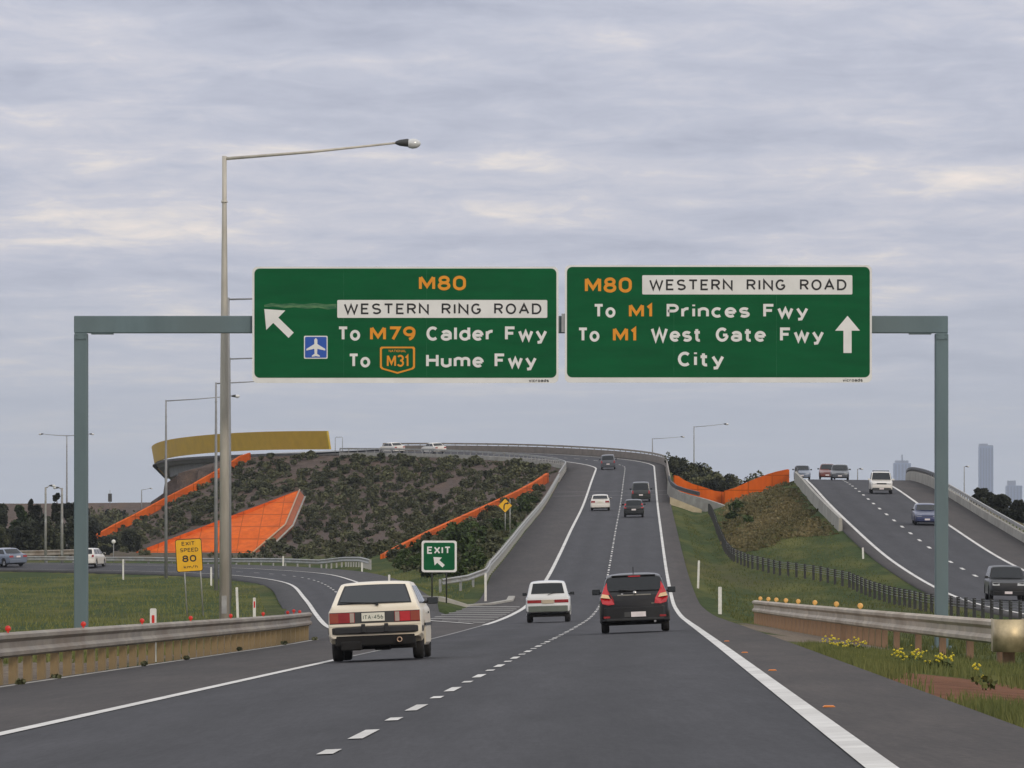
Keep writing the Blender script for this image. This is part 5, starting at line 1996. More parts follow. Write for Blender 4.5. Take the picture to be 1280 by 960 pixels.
# 1 ---- cream hatchback, near left
p, rt = place(MAIN, 111.5, -2.47, yaw=-.7)
c = Car('hatchback', 'cream old hatchback nearest the camera in the left lane, rear facing, black bumper', p, rt, 3.95, 1.66, 1.362, .93, .42,
        [(-1.975, .90), (-1.955, .965), (-1.46, 1.325), (-1.33, 1.353), (-.6, 1.362), (.1, 1.352), (.30, 1.322), (.98, .93), (1.5, .86), (1.90, .76), (1.975, .62)], 'cream',
        r=.285, overhang=.40, sill=.22, plan=[(-1.975, .965), (-1.90, .985), (-1.6, 1.0), (1.1, 1.0), (1.6, .965), (1.9, .91), (1.975, .86)], roofc=.022, round_=.06, axle=(-1.18, 1.22), tyre_w=.185, glass='glass')
c.screen('rear_window_seal', .985, 1.312, .085, m='trim', out=.006)
c.screen('rear_window', 1.003, 1.298, .112, out=.017)
side_sets(c, -1.42, -1.22, .22, .86, .965, 1.28, [.34, .56])
c.skin('tail_panel', rect(-.785, .785, .655, .855), 'trim_grey', out=.004)
for s in (1, -1):
    q = lambda a: a if s > 0 else mir(a)
    o = c.skin('tail_light', q(rect(.345, .785, .668, .845)), 'tail_red', out=.022)
    c.skin('indicator', q(rect(.63, .78, .675, .838)), 'tail_orange', out=.026, parent=o)
    c.skin('brake_lens', q(rect(.445, .615, .675, .838)), 'tail_red_lit' if s > 0 else 'tail_red', out=.026, parent=o)
    c.skin('reversing_lens', q(rect(.355, .43, .675, .838)), 'tail_clear', out=.026, parent=o)
c.numplate(-.025, .762, .40, .145, -2.003, 'plate', 'ITA-456')
c.skin('lower_strip', [(-.79, .612), (.79, .612), (.79, .648), (-.79, .648)], 'cream', out=.012)
c.bumper(.465, .608, m='trim', out=.075)
for s in (1, -1):
    mb = MB(); mb.box((s * .20, -2.055, .57), (.07, .03, .15)); mb.build('bumper_guard', M['trim'], c.root, bevel=.01)
mb = MB(); mb.box((0, -1.93, .36), (1.40, .10, .20)); mb.build('valance', M['under'], c.root, bevel=.03)
mb = MB(); mb.box((-.42, -1.80, .27), (.36, .5, .16)); mb.box((.1, -1.5, .24), (.28, .5, .12)); mb.build('fuel_tank', M['under'], c.root, bevel=.03)
mb = MB(); mb.lathe([(0, .0), (0, .030), (-.10, .036), (-.10, .046), (.30, .046)], 16, 'y', c=(.42, -1.96, .355)); mb.build('exhaust_pipe', M['exhaust'], c.root)
wp = c.tubes('wiper', [(.05, -1.985, 1.0), (-.18, -1.975, 1.012), (-.60, -1.965, 1.03)], .012, 'trim')
mb = MB(); mb.box((.05, -1.98, .985), (.05, .05, .05)); mb.build('wiper_hub', M['trim'], wp)
c.mirror(.62, .985, 'trim', .19, .12, (1,))
for s in (1, -1):
    mb = MB(); mb.box((s * .835, -.1, .60), (.02, 2.3, .045)); mb.build('side_strip', M['trim'], c.root)
    mb = MB(); mb.box((s * .84, .05, .80), (.018, .16, .035)); mb.build('door_handle', M['trim'], c.root)

# 2 ---- white wagon-like hatch in the left lane ahead
p, rt = place(MAIN, 227, -1.32, yaw=.3)
c = Car('small_hatchback', 'small white hatchback ahead in the left lane, tall with a dark red light band', p, rt, 3.75, 1.61, 1.46, .93, .26,
        [(-1.875, .86), (-1.85, .95), (-1.62, 1.40), (-1.52, 1.44), (-.6, 1.465), (.15, 1.445), (.36, 1.40), (1.0, .97), (1.5, .88), (1.8, .76), (1.875, .6)], 'white_cool',
        r=.28, overhang=.36, roofc=.03, round_=.09, axle=(-1.15, 1.18))
c.screen('rear_window', 1.02, 1.385, .11)
side_sets(c, -1.55, -1.40, .28, .9, .98, 1.36, [.36, .62])
c.skin('light_band', rect(-.73, .73, .685, .795), 'tail_clear', out=.004)
for s in (1, -1):
    q = lambda a: a if s > 0 else mir(a)
    c.skin('tail_light', q(rect(.24, .735, .69, .80)), 'tail_red', out=.016)
c.numplate(0, .735, .42, .13, -1.90, 'plate_tan')
c.bumper(.36, .60, m='shaded_lower', out=.05)
wp = c.tubes('wiper', [(0, -1.885, .97), (.18, -1.85, 1.03), (.42, -1.84, 1.05)], .010, 'trim')
c.mirror(.62, .99, 'trim', .15, .11)
c.tubes('exhaust_pipe', [(-.4, -1.7, .28), (-.4, -1.92, .28)], .03, 'under')

# 3 ---- charcoal hatchback in the right lane
p, rt = place(MAIN, 160, 1.90, yaw=.2)
c = Car('hatchback', 'charcoal modern hatchback in the right lane with tall red tail lights', p, rt, 4.24, 1.775, 1.47, .95, .32,
        [(-2.12, .80), (-2.10, .93), (-1.98, 1.03), (-1.72, 1.39), (-1.58, 1.435), (-.9, 1.465), (-.2, 1.47), (.2, 1.44), (.42, 1.39), (1.25, .99), (1.75, .90), (2.02, .76), (2.12, .6)], 'charcoal',
        r=.315, overhang=.30, roofc=.03, round_=.11, axle=(-1.30, 1.33),
        plan=[(-2.12, .86), (-2.06, .93), (-1.9, .985), (-1.5, 1.0), (1.2, 1.0), (1.7, .95), (2.0, .86), (2.12, .72)])
c.screen('rear_window', 1.045, 1.375, .045)
side_sets(c, -1.55, -1.35, .34, 1.1, 1.0, 1.385, [.36, .66])
mb = MB(); mb.box((0, -1.66, 1.425), (1.10, .20, .03)); sp2 = mb.build('spoiler', M['charcoal'], c.root, bevel=.012)
mb = MB(); mb.box((.02, -1.765, 1.405), (.30, .02, .028)); mb.build('brake_light', M['tail_red_lit'], sp2)
for s in (1, -1):
    q = lambda a: a if s > 0 else mir(a)
    tl = [(.50, .715), (.66, .70), (.80, .74), (.845, .87), (.80, 1.0), (.745, 1.14), (.675, 1.27), (.665, 1.10), (.60, .98), (.52, .84)]
    o = c.skin('tail_light', q(tl), 'tail_red_lit', out=.062, th=.06)
    c.skin('indicator', q([(.60, .865), (.835, .895), (.80, .985), (.645, .955)]), 'tail_amber', out=.068, th=.02, parent=o)
c.skin('handle_strip', rect(-.42, .42, .925, .955), 'chrome_dark', out=.016)
mb = MB(); mb.lathe([(-.012, 0), (-.012, .045), (0, .05), (0, 0)], 16, 'y', c=(.02, -2.115, .99)); mb.build('badge', M['chrome'], c.root)
mb = MB(); mb.box((-.30, -2.13, .965), (.055, .02, .04)); mb.build('lens', M['chrome'], c.root)
c.skin('badge_strip', rect(.42, .58, .70, .735), 'chrome_dark', out=.014)
c.bumper(.30, .66, m='charcoal', out=.06, wrap=.5)
c.bumper(.28, .38, m='trim', out=.066, name='lower_bumper', wrap=.42)
c.numplate(.09, .455, .37, .125, -2.19, 'plate_pink', None)
mb = MB(); mb.box((-.19, -2.185, .455), (.14, .01, .12)); mb.build('plate_recess', M['trim_grey'], c.root)
for s in (1, -1):
    mb = MB(); mb.box((s * .70, -2.17, .40), (.16, .015, .05)); mb.build('reflector', M['tail_red'], c.root)
c.tubes('aerial', [(0, -1.45, 1.46), (0, -1.62, 1.64)], .009, 'trim')
wp = c.tubes('wiper', [(0, -2.05, 1.04), (-.25, -2.02, 1.065), (-.38, -2.01, 1.075)], .011, 'trim')
c.mirror(.78, 1.02, 'charcoal', .20, .15)
c.tubes('exhaust_pipe', [(.5, -1.9, .27), (.5, -2.16, .27)], .032, 'rim')

SEDAN = lambda L, H, b: [(-L / 2, .84), (-L / 2 + .05, .98), (-L / 2 + .62, 1.02), (-L / 2 + 1.18, H - .04), (-L / 2 + 1.35, H - .005), (.1, H), (.32, H - .05), (1.05, .98), (L / 2 - .5, .86), (L / 2 - .08, .74), (L / 2, .58)]
WAGON = lambda L, H, b: [(-L / 2, .86), (-L / 2 + .04, b), (-L / 2 + .34, H - .08), (-L / 2 + .48, H - .02), (-.5, H), (.15, H - .01), (.40, H - .06), (1.05, b), (L / 2 - .5, b - .12), (L / 2 - .1, b - .25), (L / 2, .62)]
SUV = lambda L, H, b: [(-L / 2, .90), (-L / 2 + .04, b), (-L / 2 + .22, H - .10), (-L / 2 + .36, H - .02), (-.5, H), (.2, H - .01), (.42, H - .06), (1.0, b + .02), (L / 2 - .35, b - .06), (L / 2 - .05, b - .18), (L / 2, .68)]


def traffic(name, label, pos, rot, kind, W, H, L, paint, view, k=.28, r=.31, plate='plate_pink', lit=False, cat='car', roofbars=False, bump=None):
    b = {'sedan': .97, 'wagon': .97, 'suv': 1.08}[kind]
    prof = {'sedan': SEDAN, 'wagon': WAGON, 'suv': SUV}[kind](L, H, b)
    c = Car(name, label, pos, rot, L, W, H, b - .02, k, prof, paint, r=r, overhang=.30, roofc=.03, round_=.09, cat=cat, sill=.22 if kind != 'suv' else .30)
    hl = L / 2
    y0 = c.rear_y(H - .12); y1 = c.front_y(H - .12)
    ya = -hl + (.75 if kind == 'sedan' else .35)
    side_sets(c, ya, max(y0 + .1, ya + .12), y1 - .08, y1 + .48, b + .04, H - .09, [.36, .66] if kind != 'sedan' else [.45])
    zr0 = 1.06 if kind == 'sedan' else b + .06
    c.screen('rear_window', zr0, H - .07, .10)
    c.screen('windscreen', b + .05, H - .06, .08, 'front')
    wd = W / 2
    for s in (1, -1):
        q = lambda a: a if s > 0 else mir(a)
        if kind == 'sedan':
            c.skin('tail_light', q(rect(wd - .42, wd - .06, .74, .90)), 'tail_red_lit' if lit else 'tail_red', out=.02)
        else:
            c.skin('tail_light', q([(wd - .24, .78), (wd - .06, .78), (wd - .07, b - .01), (wd - .11, b + .20 if lit else b), (wd - .22, b + .20 if lit else b)]), 'tail_red_lit' if lit else 'tail_red', out=.03)
        zf = .64 if kind != 'suv' else .78
        c.skin('headlight', q([(wd - .50, zf), (wd - .14, zf), (wd - .16, zf + .15), (wd - .48, zf + .13)]), 'headlamp', 'front', out=.02)
    c.bumper(.32, .60, 'rear', bump or paint, .05)
    c.bumper(.28, .52, 'front', bump or paint, .06)
    zf = .64 if kind != 'suv' else .78
    c.skin('grille', rect(-wd + .52, wd - .52, zf, zf + .12), 'trim', 'front', out=.015)
    c.numplate(0, .66 if kind != 'sedan' else .80, .37, .13, -hl - .035, plate)
    mb = MB(); mb.box((0, hl + .07, .43), (.37, .012, .12)); mb.build('number_plate', M[plate], c.root)
    c.mirror(y1 + .42, b + .06, 'trim' if paint != 'white_paint' else 'white_paint', .18, .13)
    if roofbars:
        mb = MB()
        for s in (1, -1): mb.tube([(s * (wd - .30), -hl + .7, H + .04), (s * (wd - .30), .0, H + .06)], .025, 6)
        for yy in (-.9, -.1): mb.box((0, yy, H + .075), (W - .5, .06, .04))
        mb.build('roof_rack', M['trim_grey'], c.root)
    return c



p, rt = place(MAIN, 572, -1.72)
traffic('sedan', 'white sedan climbing the hill in the left lane', p, rt, 'sedan', 1.76, 1.42, 4.6, 'white_paint', 'rear', plate='plate')
p, rt = place(MAIN, 541, 1.35)
traffic('hatchback', 'small black hatchback on the hill behind the dark four wheel drive, bright red tail lights', p, rt, 'wagon', 1.74, 1.50, 3.9, 'black_paint', 'rear', lit=True)
p, rt = place(MAIN, 607, 1.95)
traffic('four_wheel_drive', 'tall dark green-grey four wheel drive climbing in the right lane ahead of the black hatchback', p, rt, 'suv', 1.86, 1.86, 4.6, 'dkgreen_paint', 'rear', k=.16, r=.36)
p, rt = place(MAIN, 757, -2.0)
traffic('wagon', 'grey wagon at the top of the hill where the road bends left', p, rt, 'suv', 1.80, 1.74, 4.5, 'grey_paint', 'rear', k=.20)
# two cars crossing on the curve behind the hilltop barrier
for lab, px in (('white car left of its twin, half hidden behind the hilltop barrier', 493), ('white car right of its twin, half hidden behind the hilltop barrier', 541.5)):
    sts = MAIN.s[MAIN.mono:I_BRIDGE + 3]
    best = min(sts, key=lambda s_: abs(640 + MAIN.at(s_, -1.7).x * F / MAIN.at(s_, -1.7).y - px))
    p, rt = place(MAIN, best, -1.7)
    traffic('sedan', lab, p, rt, 'sedan', 1.76, 1.45, 4.5, 'white_paint', 'rear')
# exit ramp
def ramp_car(px, Yl, name, label, *a, **k):
    cc = (rlp + rrp) / 2; zz_ = (rlz + rrz) / 2
    pxs = 640 + cc[:, 0] * F / cc[:, 1]
    i = int(np.argmin(np.abs(pxs - px) + 1e6 * (cc[:, 1] < 300)))
    t = cc[i + 1] - cc[i - 1]
    return traffic(name, label, Vector((cc[i, 0], cc[i, 1], zz_[i] + .02)), (0, math.atan2(-(rrz[i] - rlz[i]), 9), math.atan2(-t[0], t[1]) + k.pop('yaw', 0)), *a, **k)
ramp_car(116, 0, 'wagon', 'white car driving away on the exit ramp beside the left gantry post', 'wagon', 1.70, 1.48, 4.1, 'white_paint', 'rear', yaw=-R(41))
ramp_car(-9, 0, 'sedan', 'silver blue car cut off by the left edge of the picture', 'sedan', 1.74, 1.45, 4.5, 'silver_paint', 'rear', yaw=-R(15))
# oncoming
p, rt = place(RIGHT, 312, -1.55, flip=True)
traffic('four_wheel_drive', 'dark oncoming four wheel drive at the right edge behind the wire fence', p, rt, 'suv', 1.86, 1.70, 4.7, 'charcoal', 'front', k=.26, r=.36)
p, rt = place(RIGHT, 449, 1.9, flip=True)
traffic('sedan', 'blue oncoming sedan partly hidden by the right gantry post', p, rt, 'sedan', 1.80, 1.45, 4.8, 'blue_paint', 'front')
p, rt = place(RIGHT, 522, 1.6, flip=True)
traffic('four_wheel_drive', 'white oncoming four wheel drive with roof rack coming over the crest', p, rt, 'suv', 1.86, 1.76, 4.6, 'white_paint', 'front', k=.18, r=.36, roofbars=True, bump='trim_grey')
p, rt = place(RIGHT, 606, -.34, flip=True)
traffic('sedan', 'dark oncoming car on the crest in front of a small red car', p, rt, 'wagon', 1.80, 1.50, 4.6, 'grey_paint', 'front')
p, rt = place(RIGHT, 630, -1.45, flip=True)
traffic('hatchback', 'small red oncoming car peeping out behind the dark one at the crest', p, rt, 'wagon', 1.70, 1.55, 3.9, 'red_paint', 'front')
p, rt = place(RIGHT, 655, -4.1, flip=True)
traffic('hatchback', 'grey oncoming car just showing beyond the barrier next to the orange wall', p, rt, 'wagon', 1.74, 1.5, 4.1, 'silver_paint', 'front')


# ------------------------------------------------------------------ vegetation
def leaf_cloud(n, size, shape, seed, flat=.5, up=.3):
    """n leaf-sized quads spread through a volume; shape(rng, n) gives centres"""
    g = np.random.default_rng(seed)
    c = shape(g, n)
    a = g.normal(size=(n, 3)); a[:, 2] *= flat; a /= np.linalg.norm(a, axis=1)[:, None]
    b = g.normal(size=(n, 3)); b[:, 2] += up
    b -= (b * a).sum(1)[:, None] * a
    b /= np.linalg.norm(b, axis=1)[:, None]
    s = size * g.uniform(.6, 1.35, n)[:, None]
    v = np.stack([c - a * s * .5 - b * s * .35, c + a * s * .5 - b * s * .35, c + a * s * .35 + b * s * .55, c - a * s * .35 + b * s * .55], 1).reshape(-1, 3)
    q = np.arange(n * 4).reshape(-1, 4)
    clump = np.sin(c[:, 0] * 3.1 / max(size, .1) * .25 + seed) * np.sin(c[:, 1] * 2.7 / max(size, .1) * .25) * .5 + .5
    tint = np.clip(.25 + .45 * clump + g.normal(0, .18, n), 0, 1)
    return v, q, np.repeat(tint, 4)


def bush_shape(rx, ry, h, lumps, seed, core=.55):
    def f(g, n):
        gl = np.random.default_rng(seed)
        lc = np.stack([gl.uniform(-.6, .6, lumps) * rx, gl.uniform(-.6, .6, lumps) * ry, gl.uniform(.30, .72, lumps) * h], 1)
        lr = gl.uniform(.30, .52, lumps)
        k = g.integers(0, lumps, n)
        d = g.normal(size=(n, 3)); d /= np.linalg.norm(d, axis=1)[:, None]
        rr = g.uniform(core, 1.0, n) ** .6
        p = lc[k] + d * (rr * lr[k])[:, None] * np.array([rx, ry, h * .85])
        p[:, 2] = np.abs(p[:, 2])
        return p
    return f


def mesh_only(name, v, q, tint, m):
    o = soup(name, v, q, [M[m]], {'tint': tint})
    me = o.data
    bpy.data.objects.remove(o, do_unlink=True)
    return me


SHRUBS = [mesh_only('shrub_foliage', *leaf_cloud(420, .17, bush_shape(.72, .72, .95, 6, 40 + i), 60 + i), 'leaf') for i in range(6)]
LUSH = [mesh_only('shrub_foliage', *leaf_cloud(480, .18, bush_shape(.80, .80, 1.1, 7, 140 + i), 160 + i), 'leaf_lush') for i in range(4)]
DRY = [mesh_only('tuft_foliage', *leaf_cloud(300, .16, bush_shape(.6, .6, .7, 6, 240 + i), 260 + i, flat=1.4, up=1.2), 'leaf_dry') for i in range(3)]


def shrub(me, p, s, label, group, rz=0.0, cat='shrub', name='shrub', sz=None):
    o = bpy.data.objects.new(name, me); COL.objects.link(o)
    o.location = p; o.scale = (s, s, sz or s * random.uniform(.8, 1.05)); o.rotation_euler = (0, 0, rz)
    return tag(o, label, cat, group)


def off_road(x, y, m=.8):
    x = np.atleast_1d(x).astype(float); y = np.atleast_1d(y).astype(float)
    ok = np.ones(len(x), bool)
    for k in ('main', 'right', 'ramp'):
        ze, dl, dr, end, i = RIBS[k].q(x, y)
        ok &= (dl + dr + end) > m
    return ok


def above_wall(x, y):
    """the low orange wall on the slope: positive on the hill side of it"""
    return 0


# planted hill: sample in the picture so that the cover is even to the eye, then drop on the ground
g_ = np.random.default_rng(5)
pts = []
tries = 0
poly = [(118, 682), (300, 578), (330, 563), (420, 558), (640, 562), (690, 572), (705, 590), (660, 612), (600, 640), (500, 690), (460, 700), (300, 700), (170, 694)]
def in_poly(x, y, P_):
    c = False; j = len(P_) - 1
    for i in range(len(P_)):
        xi, yi = P_[i]; xj, yj = P_[j]
        if (yi > y) != (yj > y) and x < (xj - xi) * (y - yi) / (yj - yi) + xi: c = not c
        j = i
    return c
wallp = [(166, 693), (374, 611), (384, 622), (366, 658), (326, 697), (312, 697)]
def patchy(px, py):
    return math.sin(px * .031 + py * .05 + 1.0) + math.sin(px * .017 - py * .083 + 2.2) + .6 * math.sin(px * .09 + py * .12)
sel = []
while len(sel) < 285 and tries < 9000:
    tries += 1
    px, py = g_.uniform(115, 705), g_.uniform(556, 700)
    if not in_poly(px, py, poly) or in_poly(px, py, wallp): continue
    if patchy(px, py) < g_.uniform(-2.4, .25): continue
    md = 7.6 + (py - 560) * .02
    if any(abs(px - a) < md * 1.15 and abs(py - b) < md * .55 for a, b in sel): continue
    if px < 318 and abs(py - float(np.interp(px, [115, 140, 170, 207, 240, 262, 285, 300, 318], [671, 657, 642, 622, 605.5, 593, 580, 570, 566]))) < 13: continue
    h = ground_at(px, py, 420, 1000)
    if h.y > 960 or not off_road(h.x, h.y, 1.5)[0]: continue
    sel.append((px, py)); pts.append(h)
LAB_HILL = 'rounded dark green shrub planted on the brown mulched hill left of the main road'
for i, h in enumerate(pts):
    s = random.uniform(.7, 1.4) * (1.15 if h.y > 760 else 1.0)
    shrub(SHRUBS[i % 6], h - Vector((0, 0, .1)), s, LAB_HILL, 'shrubs on the mulched hill', random.uniform(0, 6.28))
# bushes on the green slope between the low orange wall and the guardrail
poly2 = [(486, 702), (560, 668), (640, 632), (690, 606), (694, 614), (655, 660), (612, 706), (590, 716), (565, 726), (500, 716)]
sel2 = []; tries = 0
while len(sel2) < 62 and tries < 4000:
    tries += 1
    px, py = g_.uniform(484, 696), g_.uniform(605, 728)
    if not in_poly(px, py, poly2): continue
    md = 10.5
    if any(abs(px - a) < md and abs(py - b) < md * .6 for a, b in sel2): continue
    h = ground_at(px, py, 300, 800)
    if not off_road(h.x, h.y, 1.2)[0]: continue
    sel2.append((px, py))
    shrub(LUSH[len(sel2) % 4] if g_.random() < .6 else SHRUBS[len(sel2) % 6], h - Vector((0, 0, .1)), random.uniform(.75, 1.30), 'bushy green shrub on the slope between the low orange wall and the uphill guardrail',
          'shrubs below the low orange wall', random.uniform(0, 6.28))
# low growth over the rest of the hill: nobody could count it
vv, qq, tt = [], [], []
n0 = 0
for k in range(4200):
    px, py = g_.uniform(115, 705), g_.uniform(556, 716)
    inA = in_poly(px, py, poly) and not in_poly(px, py, wallp)
    inB = in_poly(px, py, poly2)
    if not (inA or inB): continue
    if inA and patchy(px, py) < g_.uniform(-2.8, .9): continue
    if px < 318 and abs(py + 3 - float(np.interp(px, [115, 140, 170, 207, 240, 262, 285, 300, 318], [671, 657, 642, 622, 605.5, 593, 580, 570, 566]))) < 7: continue
    h = ground_at(px, py, 330, 1000)
    if h.y > 960 or not off_road(h.x, h.y, 1.0)[0]: continue
    v, q, t = leaf_cloud(46, .16, bush_shape(.5, .5, .42, 3, k), k)
    s = random.uniform(.7, 1.5)
    vv.append(v * s + np.array(h)); qq.append(q + n0); tt.append(t); n0 += len(v)
o = soup('ground_cover', np.concatenate(vv), np.concatenate(qq), [M['leaf']], {'tint': np.concatenate(tt)})
tag(o, 'low straggly green plants spread over the mulched hill', 'ground cover', kind='stuff')

# dry mound beside the oncoming crest
poly3 = [(904, 634), (935, 616), (985, 598), (1002, 604), (1045, 656), (1062, 672), (1030, 670), (985, 674), (955, 688), (925, 692), (910, 684), (903, 660)]
sel3 = []; tries = 0
while len(sel3) < 16 and tries < 3000:
    tries += 1
    px, py = g_.uniform(900, 1050), g_.uniform(598, 692)
    if not in_poly(px, py, poly3): continue
    if any(abs(px - a) < 12 and abs(py - b) < 6 for a, b in sel3): continue
    h = ground_at(px, py, 300, 800)
    if not off_road(h.x, h.y, .8)[0]: continue
    sel3.append((px, py))
    if len(sel3) % 3:
        shrub(DRY[len(sel3) % 3], h - Vector((0, 0, .12)), random.uniform(.5, .9), 'straw-coloured dry tuft on the mound left of the oncoming crest', 'dry tufts on the median mound', random.uniform(0, 6), 'dry grass', 'grass_tuft')
    else:
        shrub(SHRUBS[len(sel3) % 6], h - Vector((0, 0, .15)), random.uniform(.6, .95), 'small green shrub among the dry grass on the median mound', 'shrubs on the median mound', random.uniform(0, 6), sz=.6)
for px, py, s in ((922, 640, 1.0), (917, 650, .85), (934, 655, .8)):
    shrub(LUSH[0], ground_at(px, py, 300, 800), s, 'dark green bush at the end of the grey wing barrier', 'bushes at the wing barrier', random.uniform(0, 6), 'bush', 'bush')
vv, qq, tt = [], [], []; n0 = 0
for k in range(1900):
    px, py = g_.uniform(890, 1066), g_.uniform(597, 700)
    if not in_poly(px, py, poly3): continue
    h = ground_at(px, py, 300, 800)
    if not off_road(h.x, h.y, .5)[0]: continue
    v, q, t = leaf_cloud(24, .13, bush_shape(.75, .75, .22, 3, k), k, flat=1.6, up=1.8)
    t = np.clip(t + .35 * math.sin(px * .09 + py * .13), 0, 1)
    vv.append(v + np.array(h)); qq.append(q + n0); tt.append(t); n0 += len(v)
o = soup('dry_grass', np.concatenate(vv), np.concatenate(qq), [M['leaf_dry']], {'tint': np.concatenate(tt)})
tag(o, 'dry straw-coloured grass over the median mound', 'dry grass', kind='stuff')


# trees
def tree(label, group, p, h, rx, seed, m='leaf_dark', n=1500, leaf=.30, trunk=.25, lumps=11, cat='tree', cone=False, base=.12):
    root = empty('tree', p); tag(root, label, cat, group)
    g = np.random.default_rng(seed)
    mb = MB()
    lean = Vector((g.uniform(-.1, .1) * h * .3, g.uniform(-.1, .1) * h * .3, 0))
    mb.tube([(0, 0, -.4), lean * .3 + Vector((0, 0, h * .25)), lean + Vector((0, 0, h * .55)), lean * 1.3 + Vector((0, 0, h * .85))], [h * .022, h * .018, h * .012, h * .004], 7)
    for k in range(5):
        a = g.uniform(0, 6.28); z0 = h * g.uniform(.2, .5)
        q = Vector((math.cos(a) * rx * .6, math.sin(a) * rx * .6, h * g.uniform(.15, .35)))
        s0 = lean * (z0 / h) + Vector((0, 0, z0))
        mb.tube([s0, s0 + q * .5 + Vector((0, 0, .05 * h)), s0 + q], [h * .010, h * .007, h * .003], 5)
    mb.build('trunk', M['bark'], root)
    def shp(gg, nn):
        gl = np.random.default_rng(seed + 1)
        z = gl.uniform(base, .9, lumps)
        rad = (1 - z) ** .6 if cone else np.sqrt(np.clip(1 - (2 * (z - .52)) ** 2, .1, 1))
        an = gl.uniform(0, 6.28, lumps)
        off = gl.uniform(.15, .62, lumps) * rad
        lc = np.stack([np.cos(an) * off * rx, np.sin(an) * off * rx, z * h], 1)
        lr = gl.uniform(.28, .48, lumps) * np.clip(rad, .35, 1)
        k = gg.integers(0, lumps, nn)
        d = gg.normal(size=(nn, 3)); d /= np.linalg.norm(d, axis=1)[:, None]
        rr = gg.uniform(.35, 1.05, nn) ** .55
        pp = lc[k] + d * (rr * lr[k])[:, None] * np.array([rx, rx, max(rx * .8, h * .28)])
        pp[:, 2] = np.clip(pp[:, 2], .05 * h, 1.02 * h)
        return pp
    v, q, t = leaf_cloud(n, leaf, shp, seed)
    soup('crown', v, q, [M[m]], {'tint': t}, parent=root)
    return root


def tree_px(label, group, px, Y, ytop, wpx, seed, **k):
    x = PX(px, Y); g = terrain(x, Y)
    h = -(ytop - 645) * Y / F - g
    return tree(label, group, Vector((x, Y, g)), h, wpx / 2 * Y / F, seed, **k)


GL = 'dark trees beyond the left ramp'
for i, (lab, px, Y, yt, w_, cone) in enumerate((
        ('dark tree at the left edge of the picture beyond the ramp', -6, 700, 622, 46, False),
        ('yellowish bushy tree left of the pointed one beyond the ramp', 24, 690, 623, 44, False),
        ('small pointed dark tree between two rounder ones at far left', 38, 712, 616, 19, True),
        ('rounded dark tree left of the two pale lamp posts', 52, 716, 628, 36, False),
        ('tallest dark tree, just behind the right one of the two pale lamp posts', 71, 700, 609, 32, True),
        ('dark tree just left of the left gantry post', 88, 706, 625, 36, False),
        ('dark tree half hidden behind the left gantry post', 104, 712, 628, 34, False))):
    tree_px(lab, GL, px, Y, yt, w_, 300 + i * 3, m='leaf_lush' if i == 1 else 'leaf_dark', cone=cone, n=3200, leaf=.30, lumps=17, base=.05)
for i, (px, Y, yt, w_) in enumerate(((-10, 655, 652, 46), (20, 660, 655, 44), (46, 668, 648, 40), (66, 660, 653, 34), (86, 666, 650, 34), (108, 672, 655, 30), (126, 740, 678, 30), (140, 800, 671, 30), (120, 770, 681, 26), (154, 820, 664, 26), (132, 720, 682, 24), (164, 790, 662, 26))):
    x = PX(px, Y); g = terrain(x, Y)
    h = -(yt - 645) * Y / F - g
    me = mesh_only('bush_foliage', *leaf_cloud(1500, .30, bush_shape(w_ / 2 * Y / F, w_ / 2 * Y / F, max(h, .8), 8, 500 + i), 520 + i), 'leaf_dark' if i % 3 else 'leaf')
    o = bpy.data.objects.new('bush', me); COL.objects.link(o); o.location = (x, Y, g - .1)
    tag(o, 'dark bush in the thicket behind the far left guardrails' if px < 112 else 'dark bush in the gap between the left gantry post and the sloping orange coping', 'bush', 'dark bushes behind the left guardrails' if px < 112 else 'dark bushes below the gold bridge')
for i, (px, Y, yt, w_) in enumerate(((44, 1130, 637, 26), (120, 1120, 634, 24), (131, 1130, 638, 22), (142, 1124, 634, 24), (153, 1130, 637, 22), (164, 1122, 635, 24), (176, 1128, 637, 22), (186, 1120, 640, 22), (112, 1100, 645, 28), (136, 1100, 648, 30), (160, 1100, 649, 28))):
    x = PX(px, Y); g = terrain(x, Y); h = max(-(yt - 645) * Y / F - g, 1.5)
    me = mesh_only('bush_foliage', *leaf_cloud(700, .40, bush_shape(w_ / 2 * Y / F, w_ / 2 * Y / F, h, 7, 900 + i), 920 + i), 'leaf' if i % 2 else 'leaf_dark')
    o = bpy.data.objects.new('bush', me); COL.objects.link(o); o.location = (x, Y, g - .1)
    tag(o, 'distant dark bush along the low bank on the far left skyline', 'bush', 'bushes on the far left bank')
GRR = 'trees beside the oncoming barrier'
for i, (lab, px, Y, yt, w_) in enumerate((
        ('dense green tree right of the right gantry post, below the tallest skyscraper', 1229, 700, 610, 36),
        ('green tree behind the oncoming barrier, second from the gantry post', 1250, 640, 620, 40),
        ('green tree at the right edge, in front of the small skyscraper', 1274, 590, 627, 44),
        ('low green tree on the near side of the right-edge tree', 1262, 560, 640, 40),
        ('dark tree cut by the right edge of the picture', 1296, 600, 622, 40))):
    tree_px(lab, GRR, px, Y, yt, w_, 700 + i * 5, m='leaf_dark', n=3200, leaf=.28, lumps=18, base=.04)
